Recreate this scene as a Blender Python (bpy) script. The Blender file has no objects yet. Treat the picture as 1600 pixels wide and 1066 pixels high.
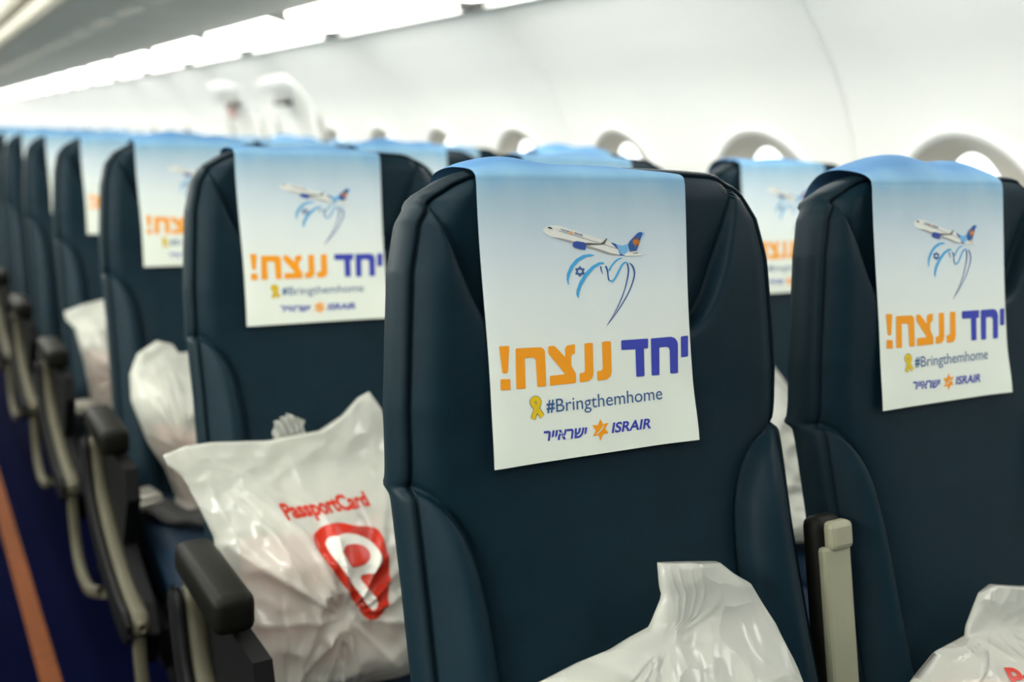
import bpy, bmesh, math, random
import numpy as np
from mathutils import Vector, Matrix, noise
from mathutils.bvhtree import BVHTree

SLOGAN_ORANGE = [[(-0.1016,-0.1523),(-0.1007,-0.1518),(-0.0921,-0.1523),(-0.0914,-0.1531),(-0.094,-0.1737),(-0.095,-0.1756),(-0.0985,-0.1757),(-0.0998,-0.1745)],[(-0.1019,-0.1808),(-0.1011,-0.1804),(-0.0928,-0.181),(-0.0922,-0.1818),(-0.0925,-0.1902),(-0.093,-0.1906),(-0.1018,-0.1902),(-0.1024,-0.1896)],[(-0.0853,-0.1556),(-0.0843,-0.1549),(-0.0599,-0.1556),(-0.0567,-0.1569),(-0.0552,-0.1595),(-0.056,-0.1901),(-0.057,-0.1907),(-0.0644,-0.1905),(-0.0651,-0.1897),(-0.0654,-0.1664),(-0.0666,-0.1648),(-0.0685,-0.1641),(-0.0756,-0.1641),(-0.0765,-0.1648),(-0.0771,-0.1903),(-0.0778,-0.1908),(-0.0861,-0.1904),(-0.0867,-0.1897)],[(-0.0516,-0.1563),(-0.0507,-0.1554),(-0.0463,-0.1553),(-0.044,-0.1564),(-0.0341,-0.1664),(-0.034,-0.159),(-0.0318,-0.1563),(-0.0237,-0.1555),(-0.0229,-0.1563),(-0.0236,-0.1641),(-0.0264,-0.1648),(-0.0277,-0.1669),(-0.028,-0.1729),(-0.0275,-0.1755),(-0.0247,-0.1802),(-0.0236,-0.1824),(-0.0239,-0.1902),(-0.025,-0.1907),(-0.0511,-0.1906),(-0.0519,-0.1898),(-0.0516,-0.1826),(-0.0506,-0.1818),(-0.0363,-0.1818),(-0.0354,-0.1813),(-0.049,-0.1653),(-0.0515,-0.1623),(-0.0519,-0.1605)],[(-0.0128,-0.1563),(-0.0119,-0.1556),(-0.0045,-0.1556),(-0.0035,-0.1562),(-0.0043,-0.1834),(-0.0059,-0.1875),(-0.009,-0.1899),(-0.0125,-0.1904),(-0.0188,-0.1905),(-0.0198,-0.1897),(-0.0196,-0.1828),(-0.0187,-0.1822),(-0.0149,-0.182),(-0.0135,-0.1805)],[(0.007,-0.156),(0.0081,-0.1555),(0.0156,-0.1555),(0.0168,-0.1564),(0.0161,-0.1834),(0.0144,-0.1879),(0.0111,-0.1902),(0.0075,-0.1907),(0.0005,-0.1907),(-0.0005,-0.1899),(-0.0004,-0.1826),(0.0007,-0.1819),(0.0042,-0.1819),(0.0062,-0.1802)]]
SLOGAN_BLUE = [[(0.0286,-0.1563),(0.0297,-0.1557),(0.059,-0.1561),(0.0601,-0.1569),(0.0595,-0.1648),(0.0585,-0.1653),(0.0545,-0.1653),(0.0537,-0.1907),(0.0525,-0.1912),(0.0452,-0.1911),(0.0441,-0.1905),(0.0446,-0.1652),(0.0294,-0.1647),(0.0284,-0.164)],[(0.0632,-0.1569),(0.0644,-0.1563),(0.0872,-0.1563),(0.0919,-0.1577),(0.0948,-0.1609),(0.0956,-0.164),(0.0941,-0.191),(0.0931,-0.1917),(0.0855,-0.1915),(0.0846,-0.1907),(0.0852,-0.1692),(0.0842,-0.1666),(0.0816,-0.1655),(0.0738,-0.1656),(0.0728,-0.1662),(0.0715,-0.1911),(0.0705,-0.1917),(0.0631,-0.1915),(0.0622,-0.1907)],[(0.0996,-0.1575),(0.1006,-0.1569),(0.1079,-0.1567),(0.1091,-0.1574),(0.1079,-0.1762),(0.1067,-0.1768),(0.0997,-0.1768),(0.0988,-0.1762)]]
RIBBON_STROKE = [(-0.0615,-0.2173),(-0.0648,-0.2123),(-0.0687,-0.2074),(-0.0711,-0.204),(-0.0705,-0.2016),(-0.0677,-0.2006),(-0.0649,-0.2021),(-0.0644,-0.205),(-0.0669,-0.2093),(-0.0691,-0.2132),(-0.0713,-0.2184)]
STAR_LOGO = [(0.0007,-0.2259),(0.0033,-0.2309),(0.0096,-0.2306),(0.0056,-0.2354),(0.009,-0.2401),(0.0032,-0.2404),(-0.0004,-0.2461),(-0.0021,-0.2407),(-0.0087,-0.2409),(-0.0051,-0.2363),(-0.0086,-0.2307),(-0.0024,-0.2313)]
STAR_SLASH = [(0.0044,-0.2306),(0.0026,-0.2344),(-0.0012,-0.2375),(-0.0054,-0.2394)]
TXT = {'hash0': (-0.0567,-0.2147),'hash1': (0.0736,-0.2158),'hashtop': (-0.0544,-0.2029),'isr0': (0.0125,-0.2406),'isr1': (0.0583,-0.2412),'isrtop': (0.0147,-0.2317),'heb0': (-0.0612,-0.2394),'heb1': (-0.0143,-0.241),'hebtop': (-0.0596,-0.2312),'pl0': (-0.0327,-0.0527),'pl1': (-0.0227,-0.0554),'pl2': (-0.0178,-0.0565),'pl3': (-0.0086,-0.0589),'pl0t': (-0.0322,-0.051)}
PLANE = [('print_white',[(-0.0507,-0.0527),(-0.0491,-0.0509),(-0.046,-0.0495),(-0.0417,-0.0485),(-0.0357,-0.0486),(-0.0315,-0.0495),(-0.0194,-0.0529),(-0.0072,-0.0564),(0.0052,-0.06),(0.0178,-0.0634),(0.0228,-0.0646),(0.0292,-0.0668),(0.0363,-0.0682),(0.0423,-0.0666),(0.0433,-0.0737),(0.0431,-0.0758),(0.0378,-0.0774),(0.0235,-0.0767),(0.0171,-0.0754),(0.0071,-0.072),(-0.0054,-0.0689),(-0.0201,-0.0647),(-0.0322,-0.0614),(-0.0429,-0.0586),(-0.0487,-0.0555)]),('print_grey',[(-0.0429,-0.0586),(-0.0322,-0.0614),(-0.0201,-0.0647),(-0.0054,-0.0689),(0.0071,-0.072),(0.0171,-0.0754),(0.0235,-0.0767),(0.0378,-0.0774),(0.03,-0.0761),(0.0223,-0.0748),(0.0122,-0.0716),(-0.0028,-0.0673),(-0.02,-0.0628),(-0.0321,-0.0599)]),('print_lightblue',[(0.0279,-0.0666),(0.0357,-0.0682),(0.0423,-0.0666),(0.0429,-0.0703),(0.0413,-0.0737),(0.0372,-0.0763),(0.0326,-0.0755),(0.0302,-0.0721)]),('print_blue',[(0.0222,-0.0646),(0.0282,-0.0666),(0.0308,-0.0726),(0.029,-0.0705),(0.024,-0.0667)]),('print_blue',[(0.0302,-0.0721),(0.0329,-0.0756),(0.0384,-0.0774),(0.0326,-0.0772)]),('print_navy',[(0.0418,-0.0669),(0.0438,-0.0642),(0.0535,-0.0567),(0.0569,-0.0557),(0.0595,-0.057),(0.0565,-0.0626),(0.0515,-0.0732),(0.0433,-0.0735),(0.0424,-0.0703)]),('print_lightblue',[(0.0569,-0.0557),(0.0615,-0.0566),(0.06,-0.0595),(0.0579,-0.0602),(0.0594,-0.0573)]),('print_orange',[(0.0461,-0.0646),(0.0483,-0.0638),(0.0487,-0.0607),(0.0513,-0.062),(0.054,-0.0608),(0.0539,-0.0633),(0.0565,-0.0644),(0.0543,-0.0661),(0.0547,-0.0685),(0.0515,-0.0682),(0.0495,-0.07),(0.0492,-0.0673),(0.0468,-0.0666),(0.0485,-0.0653)]),('print_white',[(0.0381,-0.0765),(0.0432,-0.0746),(0.0512,-0.0743),(0.0577,-0.0764),(0.0579,-0.0779),(0.0378,-0.0777)]),('print_grey',[(0.0452,-0.0752),(0.0514,-0.0748),(0.0544,-0.076),(0.0484,-0.0762)]),('print_blue',[(-0.0202,-0.0659),(-0.0185,-0.0633),(-0.0151,-0.0629),(-0.0076,-0.0641),(-0.005,-0.0656),(-0.0065,-0.071),(-0.013,-0.07),(-0.0191,-0.0683)]),('print_darkgrey',[(-0.0077,-0.0654),(-0.0045,-0.0646),(0.0099,-0.0658),(0.0132,-0.0642),(0.0179,-0.0609),(0.0186,-0.0615),(0.0153,-0.066),(0.0124,-0.0667),(-0.004,-0.0668)]),('print_black',[(-0.0463,-0.0504),(-0.0443,-0.0495),(-0.0415,-0.0504),(-0.0406,-0.0519),(-0.0437,-0.0512)]),('print_orange',[(-0.022,-0.0548),(-0.0207,-0.0536),(-0.019,-0.0546),(-0.0194,-0.0563),(-0.0216,-0.0562)])]
PLANE_WINDOWS = [[(-0.0339,-0.053),(-0.0332,-0.0531),(-0.0332,-0.0539),(-0.0339,-0.0538)],[(-0.0324,-0.0534),(-0.0317,-0.0535),(-0.0317,-0.0543),(-0.0324,-0.0542)],[(-0.0309,-0.0538),(-0.0301,-0.0539),(-0.0302,-0.0547),(-0.0309,-0.0546)],[(-0.0294,-0.0542),(-0.0286,-0.0543),(-0.0287,-0.0552),(-0.0294,-0.055)],[(-0.0278,-0.0546),(-0.0271,-0.0548),(-0.0272,-0.0556),(-0.0279,-0.0555)],[(-0.0263,-0.0551),(-0.0256,-0.0552),(-0.0256,-0.056),(-0.0264,-0.0559)],[(-0.0248,-0.0555),(-0.0241,-0.0556),(-0.0241,-0.0564),(-0.0248,-0.0563)],[(-0.0233,-0.0559),(-0.0225,-0.056),(-0.0226,-0.0568),(-0.0233,-0.0567)],[(-0.0218,-0.0563),(-0.021,-0.0564),(-0.0211,-0.0573),(-0.0218,-0.0571)],[(-0.0202,-0.0567),(-0.0195,-0.0569),(-0.0195,-0.0577),(-0.0203,-0.0576)],[(-0.0187,-0.0572),(-0.018,-0.0573),(-0.018,-0.0581),(-0.0187,-0.058)],[(-0.0172,-0.0576),(-0.0164,-0.0577),(-0.0165,-0.0585),(-0.0172,-0.0584)],[(-0.0156,-0.058),(-0.0149,-0.0581),(-0.0149,-0.0589),(-0.0157,-0.0588)],[(-0.0141,-0.0584),(-0.0133,-0.0586),(-0.0134,-0.0594),(-0.0141,-0.0593)],[(-0.0125,-0.0589),(-0.0118,-0.059),(-0.0118,-0.0598),(-0.0126,-0.0597)],[(-0.011,-0.0593),(-0.0103,-0.0594),(-0.0103,-0.0602),(-0.011,-0.0601)],[(-0.0094,-0.0597),(-0.0087,-0.0598),(-0.0087,-0.0607),(-0.0095,-0.0605)],[(-0.0079,-0.0601),(-0.0072,-0.0603),(-0.0072,-0.0611),(-0.0079,-0.061)],[(-0.0063,-0.0606),(-0.0056,-0.0607),(-0.0056,-0.0615),(-0.0064,-0.0614)],[(-0.0048,-0.061),(-0.004,-0.0611),(-0.0041,-0.0619),(-0.0048,-0.0618)],[(-0.0032,-0.0614),(-0.0025,-0.0615),(-0.0025,-0.0624),(-0.0033,-0.0623)],[(-0.0017,-0.0619),(-0.0009,-0.062),(-0.001,-0.0628),(-0.0017,-0.0627)],[(-0.0001,-0.0623),(0.0006,-0.0624),(0.0006,-0.0632),(-0.0002,-0.0631)],[(0.0015,-0.0627),(0.0022,-0.0628),(0.0022,-0.0637),(0.0014,-0.0635)],[(0.003,-0.0631),(0.0038,-0.0633),(0.0037,-0.0641),(0.003,-0.064)],[(0.0046,-0.0636),(0.0054,-0.0637),(0.0053,-0.0645),(0.0046,-0.0644)],[(0.0062,-0.064),(0.0069,-0.0641),(0.0069,-0.065),(0.0061,-0.0648)],[(0.0078,-0.0645),(0.0085,-0.0646),(0.0085,-0.0654),(0.0077,-0.0653)],[(0.0093,-0.0649),(0.0101,-0.065),(0.01,-0.0658),(0.0093,-0.0657)],[(0.0109,-0.0653),(0.0117,-0.0654),(0.0116,-0.0663),(0.0109,-0.0662)],[(0.0125,-0.0658),(0.0133,-0.0659),(0.0132,-0.0667),(0.0125,-0.0666)],[(0.0141,-0.0662),(0.0148,-0.0663),(0.0148,-0.0672),(0.014,-0.067)],[(0.0157,-0.0666),(0.0164,-0.0668),(0.0164,-0.0676),(0.0156,-0.0675)],[(0.0173,-0.0671),(0.018,-0.0672),(0.018,-0.068),(0.0172,-0.0679)],[(0.0189,-0.0675),(0.0196,-0.0676),(0.0196,-0.0685),(0.0188,-0.0683)],[(0.0205,-0.068),(0.0212,-0.0681),(0.0212,-0.0689),(0.0204,-0.0688)],[(0.0221,-0.0684),(0.0228,-0.0685),(0.0228,-0.0694),(0.022,-0.0692)],[(0.0237,-0.0688),(0.0244,-0.069),(0.0244,-0.0698),(0.0236,-0.0697)],[(0.0253,-0.0693),(0.0261,-0.0694),(0.026,-0.0702),(0.0252,-0.0701)],[(0.0269,-0.0697),(0.0277,-0.0698),(0.0276,-0.0707),(0.0268,-0.0706)],[(0.0285,-0.0702),(0.0293,-0.0703),(0.0292,-0.0711),(0.0285,-0.071)]]
FLAG = [('print_sky',[(-0.0269,-0.1024),(-0.0283,-0.0972),(-0.0278,-0.0921),(-0.0237,-0.0851),(-0.0172,-0.0791),(-0.0095,-0.0757),(-0.002,-0.0749),(0.0039,-0.0761),(0.0005,-0.0769),(-0.0059,-0.0776),(-0.0136,-0.081),(-0.0201,-0.0865),(-0.0239,-0.0923),(-0.0259,-0.0973),(-0.0261,-0.1014)]),('print_sky',[(-0.0167,-0.1147),(-0.0187,-0.111),(-0.0181,-0.1069),(-0.0146,-0.0998),(-0.0079,-0.0918),(-0.0,-0.0859),(0.0077,-0.0828),(0.0126,-0.0827),(0.0143,-0.0845),(0.0095,-0.0849),(0.0024,-0.0882),(-0.0056,-0.0952),(-0.0121,-0.1031),(-0.0151,-0.1091),(-0.0163,-0.1142)])]
FLAG_STROKES = [('print_navy',[(0.0096,-0.0866),(0.0103,-0.0904),(0.0117,-0.0936)],[0.0017216182498663338,0.0012297273213330957,0.00036891819639992874]),('print_navy',[(0.0152,-0.0864),(0.017,-0.0906),(0.0174,-0.0959),(0.0181,-0.0991),(0.0209,-0.1009)],[0.001967563714132953,0.0017216182498663338,0.001475672785599715,0.001475672785599715,0.0009837818570664766]),('print_sky',[(0.0183,-0.0997),(0.0215,-0.1005),(0.0252,-0.0978),(0.0291,-0.0927),(0.0331,-0.087),(0.0368,-0.0841),(0.0403,-0.0838)],[0.0007378363927998575,0.0017216182498663338,0.001967563714132953,0.001967563714132953,0.001967563714132953,0.0017216182498663338,0.0007378363927998575]),('print_sky',[(0.0188,-0.0909),(0.0227,-0.0858),(0.0284,-0.0813),(0.0344,-0.0796)],[0.001967563714132953,0.0017216182498663338,0.001475672785599715,0.0007378363927998575]),('print_navy',[(0.04,-0.0846),(0.041,-0.0915),(0.0386,-0.101),(0.0344,-0.1114),(0.0281,-0.1222),(0.0211,-0.1319),(0.0133,-0.1409)],[0.0017216182498663338,0.0017216182498663338,0.0013527000534664052,0.0011067545891997861,0.0009837818570664766,0.0007378363927998575,0.00036891819639992874]),('print_navy',[(0.0427,-0.0843),(0.0462,-0.0879),(0.0478,-0.0933),(0.0461,-0.1002),(0.0406,-0.1106),(0.0328,-0.1209),(0.0231,-0.1315),(0.0133,-0.1409)],[0.0007378363927998575,0.0017216182498663338,0.0017216182498663338,0.001475672785599715,0.0012297273213330957,0.0011067545891997861,0.0008608091249331669,0.00036891819639992874])]
DAVID = [[(-0.0132,-0.0858),(-0.0088,-0.0927),(-0.0183,-0.0924),(-0.0132,-0.0858)],[(-0.0137,-0.0948),(-0.0181,-0.0879),(-0.0086,-0.0882),(-0.0137,-0.0948)]]
BAGS = {'A1': {'seat': (0,0),'off': 0.05,'L': [(0.014,-0.348),(0.0126,-0.3682),(0.0141,-0.376),(-0.0042,-0.3986),(-0.0271,-0.4029),(-0.0482,-0.4083),(-0.0833,-0.412),(-0.1169,-0.418),(-0.1597,-0.4247),(-0.1828,-0.4611),(-0.19,-0.56),(-0.185,-0.705)],'R': [(0.0801,-0.3582),(0.0968,-0.3717),(0.1143,-0.3827),(0.1351,-0.4205),(0.1436,-0.451),(0.148,-0.4766),(0.1562,-0.525),(0.1503,-0.6046),(0.155,-0.705)],'T': [(0.014,-0.348),(0.0465,-0.353),(0.0801,-0.3582)],'B': [(-0.185,-0.705),(0.0,-0.71),(0.155,-0.705)]},'B1': {'seat': (1,0),'off': 0.05,'L': [(-0.0607,-0.4502),(-0.0904,-0.4774),(-0.0958,-0.4877),(-0.1479,-0.4939),(-0.1848,-0.5115),(-0.224,-0.5345),(-0.2457,-0.5752),(-0.215,-0.62),(-0.2,-0.705)],'R': [(0.1142,-0.48),(0.1314,-0.5353),(0.1287,-0.603),(0.125,-0.705)],'T': [(-0.0607,-0.4502),(-0.0373,-0.4453),(0.0135,-0.4564),(0.0699,-0.4651),(0.1142,-0.48)],'B': [(-0.2,-0.705),(0.0,-0.71),(0.125,-0.705)]},'A2': {'seat': (0,1),'off': 0.1,'L': [(-0.2675,-0.4119),(-0.2632,-0.4245),(-0.2454,-0.4412),(-0.2298,-0.4793),(-0.214,-0.5216),(-0.2139,-0.569),(-0.2207,-0.6298),(-0.2273,-0.6938),(-0.2276,-0.7266)],'R': [(0.0273,-0.3582),(0.0438,-0.385),(0.0514,-0.4397),(0.0543,-0.5285),(0.0573,-0.6155),(0.0624,-0.7012),(0.0579,-0.7418)],'T': [(-0.2675,-0.4119),(-0.2381,-0.4041),(-0.2046,-0.4031),(-0.1271,-0.4095),(-0.053,-0.4041),(-0.0176,-0.3877),(0.0095,-0.3655),(0.0273,-0.3582)],'B': [(-0.2276,-0.7266),(-0.1438,-0.7302),(-0.0449,-0.7322),(0.0579,-0.7418)]},'A3': {'seat': (0,2),'off': 0.08,'L': [(-0.1561,-0.4285),(-0.1743,-0.4661),(-0.1769,-0.5142),(-0.1555,-0.5942),(-0.1277,-0.6474),(-0.1133,-0.7),(-0.1252,-0.7276),(-0.1158,-0.7697)],'R': [(-0.0277,-0.4317),(-0.0163,-0.5231),(-0.0186,-0.6948),(-0.0142,-0.8028)],'T': [(-0.1561,-0.4285),(-0.1172,-0.4066),(-0.0894,-0.4147),(-0.0788,-0.433),(-0.0277,-0.4317)],'B': [(-0.1158,-0.7697),(-0.0819,-0.7923),(-0.0142,-0.8028)]},'A4': {'seat': (0,3),'off': 0.08,'L': [(-0.1978,-0.4568),(-0.1952,-0.4776),(-0.1761,-0.501),(-0.162,-0.5905),(-0.1555,-0.677),(-0.1444,-0.7168)],'R': [(-0.052,-0.4303),(-0.0453,-0.5674),(-0.0471,-0.7266)],'T': [(-0.1978,-0.4568),(-0.1506,-0.4417),(-0.0997,-0.4313),(-0.052,-0.4303)],'B': [(-0.1444,-0.7168),(-0.1041,-0.7442),(-0.0493,-0.7452)]},'C2': {'seat': (2,1),'off': 0.06,'L': [(-0.1774,-0.3718),(-0.2015,-0.4614),(-0.2161,-0.5716),(-0.2254,-0.69)],'R': [(0.0065,-0.482),(0.015,-0.5775),(0.0103,-0.7042)],'T': [(-0.1774,-0.3718),(-0.1325,-0.3893),(-0.0941,-0.4393),(0.0065,-0.482)],'B': [(-0.2254,-0.69),(-0.1089,-0.7027),(0.0103,-0.7042)]}}
SHIELD = [('print_red',[(-0.1074,-0.5269),(-0.1031,-0.5204),(-0.0852,-0.5132),(-0.067,-0.5132),(-0.0474,-0.5188),(-0.0194,-0.5267),(-0.0131,-0.5342),(-0.0107,-0.553),(-0.0105,-0.5715),(-0.0158,-0.5961),(-0.0226,-0.6148),(-0.0329,-0.6273),(-0.0439,-0.6315),(-0.0537,-0.6285),(-0.0606,-0.6204),(-0.0763,-0.5909),(-0.0971,-0.5553),(-0.1063,-0.536)]),('print_bag',[(-0.0939,-0.5326),(-0.0871,-0.5265),(-0.0728,-0.525),(-0.0567,-0.5266),(-0.0392,-0.5338),(-0.0263,-0.545),(-0.0231,-0.5584),(-0.0278,-0.5686),(-0.0392,-0.5749),(-0.0563,-0.5792),(-0.0382,-0.6084),(-0.0383,-0.6156),(-0.0459,-0.6178),(-0.0513,-0.6132),(-0.0869,-0.5535),(-0.0929,-0.5399)]),('print_red',[(-0.0763,-0.5426),(-0.0686,-0.5384),(-0.0544,-0.5388),(-0.0427,-0.5434),(-0.0367,-0.5516),(-0.0409,-0.5591),(-0.0519,-0.5637),(-0.0661,-0.5632),(-0.0725,-0.5513)])]
BAGTXT = [(-0.1356,-0.4851),(-0.1319,-0.5014),(-0.0131,-0.5011)]
BAGTXT_B1 = [(-0.1044,-0.5029),(-0.1118,-0.5156),(0.0441,-0.5371)]
CAM = {'loc': [-0.5395,-0.7838,1.1743],'rot': [[0.862169,0.069671,-0.501808],[-0.505663,0.179258,-0.843903],[0.031157,0.981332,0.189781]],'lens': 36.277}
SEAT_PITCH = 0.4918

scene = bpy.context.scene
COL = scene.collection
PITCH = 0.74            # distance between seat rows
PANEL = 1.18            # length of one side-wall panel and one light panel
PANEL0 = 0.885          # a joint between two panels
BACK_Y, FRONT_Y = 21.0, -1.5
SEAT_SHIFT = 0.031      # the cloth covers hang a little to the left of each seat's centre
MIRROR = -1.08          # the cabin is symmetrical about x = MIRROR / 2

# ------------------------------------------------------------------ camera
cam_data = bpy.data.cameras.new('camera')
cam = bpy.data.objects.new('camera', cam_data); COL.objects.link(cam)
cam.matrix_world = Matrix.Translation(CAM['loc']) @ Matrix(CAM['rot']).to_4x4()
cam_data.sensor_width = 36; cam_data.lens = CAM['lens']; cam_data.clip_start = 0.02
cam_data.dof.use_dof = True; cam_data.dof.focus_distance = 0.965; cam_data.dof.aperture_fstop = 3.1
scene.camera = cam

# ------------------------------------------------------------------ world, exposure, lamp strengths
world = bpy.data.worlds.new('world'); scene.world = world; world.use_nodes = True
world.node_tree.nodes['Background'].inputs[0].default_value = (0.6, 0.7, 0.85, 1)
world.node_tree.nodes['Background'].inputs[1].default_value = 0.05
scene.view_settings.view_transform = 'Standard'; scene.view_settings.look = 'None'
scene.view_settings.gamma = 1; scene.view_settings.exposure = 0.88
scene.view_settings.use_curve_mapping = False
scene.cycles.use_denoising = True
scene.cycles.max_bounces = 8; scene.cycles.diffuse_bounces = 5
SIDE_LIGHT, FAR_SIDE_LIGHT, AISLE_LIGHT, WINDOW_LIGHT = 5.5, 26.0, 6.0, 1.2

# ------------------------------------------------------------------ materials
MATS = {}
def mat(name, col, rough=0.5, spec=0.5, bump=None, vary=None, metal=0.0, emit=0.0, coat=0.0):
    m = bpy.data.materials.new(name); m.use_nodes = True
    nt = m.node_tree; b = nt.nodes['Principled BSDF']
    b.inputs['Base Color'].default_value = (*col, 1); b.inputs['Roughness'].default_value = rough
    b.inputs['Specular IOR Level'].default_value = spec; b.inputs['Metallic'].default_value = metal
    b.inputs['Coat Weight'].default_value = coat
    tc = nt.nodes.new('ShaderNodeTexCoord')
    if bump:
        sc, st, dist = bump
        nz = nt.nodes.new('ShaderNodeTexNoise'); nz.inputs['Scale'].default_value = sc; nz.inputs['Detail'].default_value = 3
        bp = nt.nodes.new('ShaderNodeBump'); bp.inputs['Strength'].default_value = st; bp.inputs['Distance'].default_value = dist
        nt.links.new(tc.outputs['Object'], nz.inputs['Vector']); nt.links.new(nz.outputs['Fac'], bp.inputs['Height'])
        nt.links.new(bp.outputs['Normal'], b.inputs['Normal'])
    if vary:
        sc, amt = vary
        nz = nt.nodes.new('ShaderNodeTexNoise'); nz.inputs['Scale'].default_value = sc; nz.inputs['Detail'].default_value = 4
        rp = nt.nodes.new('ShaderNodeValToRGB')
        rp.color_ramp.elements[0].position = 0.3; rp.color_ramp.elements[1].position = 0.7
        rp.color_ramp.elements[0].color = (*[c * (1 - amt) for c in col], 1)
        rp.color_ramp.elements[1].color = (*[min(1, c * (1 + amt)) for c in col], 1)
        nt.links.new(tc.outputs['Object'], nz.inputs['Vector']); nt.links.new(nz.outputs['Fac'], rp.inputs['Fac'])
        nt.links.new(rp.outputs['Color'], b.inputs['Base Color'])
    if emit:
        b.inputs['Emission Color'].default_value = (*col, 1); b.inputs['Emission Strength'].default_value = emit
    MATS[name] = m
    return m

mat('leather', (0.0040, 0.0155, 0.0240), 0.50, 0.10, bump=(420, 0.25, 0.0006), vary=(30, 0.10))
mat('leather_side', (0.0042, 0.0140, 0.0205), 0.50, 0.11, bump=(420, 0.25, 0.0006))
mat('cushion_fabric', (0.003, 0.012, 0.026), 0.6, 0.12, bump=(500, 0.3, 0.0006), vary=(20, 0.12))
mat('thread', (0.004, 0.007, 0.014), 0.8, 0.1)
mat('shell_plastic', (0.34, 0.32, 0.26), 0.45, vary=(8, 0.05))
mat('arm_dark', (0.0055, 0.0058, 0.0042), 0.5, 0.12, vary=(40, 0.1), bump=(300, 0.2, 0.0005))
mat('arm_beige', (0.29, 0.29, 0.20), 0.5, vary=(15, 0.06))
mat('arm_beige_shaded', (0.085, 0.080, 0.054), 0.55, 0.2, vary=(15, 0.06))  # same beige plastic, darkened for the shade low beside the aisle
mat('frame_black', (0.004, 0.0045, 0.005), 0.6, 0.15)
mat('belt_black', (0.02, 0.02, 0.02), 0.7, bump=(600, 0.3, 0.0005))
mat('buckle_metal', (0.55, 0.54, 0.48), 0.35, metal=0.8)
mat('light_block_blue', (0.03, 0.045, 0.08), 0.7, vary=(6, 0.1))
mat('carpet', (0.0003, 0.0012, 0.0140), 0.95, 0.03, bump=(350, 0.6, 0.002), vary=(120, 0.35))
mat('strip_orange', (0.145, 0.042, 0.010), 0.7, 0.15, vary=(30, 0.12))
mat('wall_plastic', (0.90, 0.91, 0.885), 0.5, 0.4, vary=(2.5, 0.015))
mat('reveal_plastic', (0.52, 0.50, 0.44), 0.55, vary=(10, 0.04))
mat('shade_plastic', (0.62, 0.62, 0.58), 0.5)
mat('exit_plastic', (0.78, 0.79, 0.76), 0.5)
mat('psu_plastic', (0.60, 0.60, 0.53), 0.55, vary=(6, 0.08))
mat('bin_cream', (0.52, 0.50, 0.40), 0.5, vary=(5, 0.05))
mat('gap_shade', (0.10, 0.10, 0.09), 0.6)  # shadow inside the bin groove, put into its colour
mat('bracket_grey', (0.10, 0.10, 0.09), 0.6)
mat('ceiling_plastic', (0.72, 0.72, 0.68), 0.6)
mat('lamp_glass', (1.0, 0.995, 0.94), 0.4, emit=SIDE_LIGHT)
mat('far_lamp_glass', (1.0, 0.995, 0.92), 0.4, emit=FAR_SIDE_LIGHT)
mat('aisle_lamp_glass', (1.0, 0.99, 0.93), 0.4, emit=AISLE_LIGHT)
mat('daylight_pane', (0.92, 0.97, 1.0), 0.1, emit=WINDOW_LIGHT)
mat('placard_red', (0.50, 0.20, 0.18), 0.5)
mat('placard_yellow', (0.75, 0.66, 0.25), 0.5)
PR = dict(print_white=(0.66, 0.68, 0.63), print_grey=(0.30, 0.30, 0.28), print_darkgrey=(0.09, 0.09, 0.085), print_black=(0.012, 0.012, 0.014),
          print_blue=(0.025, 0.065, 0.30), print_navy=(0.020, 0.085, 0.28), print_lightblue=(0.16, 0.40, 0.66), print_sky=(0.05, 0.34, 0.62),
          print_orange=(0.86, 0.30, 0.02), print_slogan_orange=(0.80, 0.30, 0.006), print_slogan_blue=(0.033, 0.05, 0.36),
          print_steel=(0.035, 0.10, 0.25), print_yellow=(0.68, 0.48, 0.010), print_red=(0.42, 0.020, 0.007), print_bag=(0.60, 0.60, 0.55))
for k, c in PR.items():
    mat(k, c, 0.65 if k not in ('print_red', 'print_bag') else 0.3, 0.3)

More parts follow.
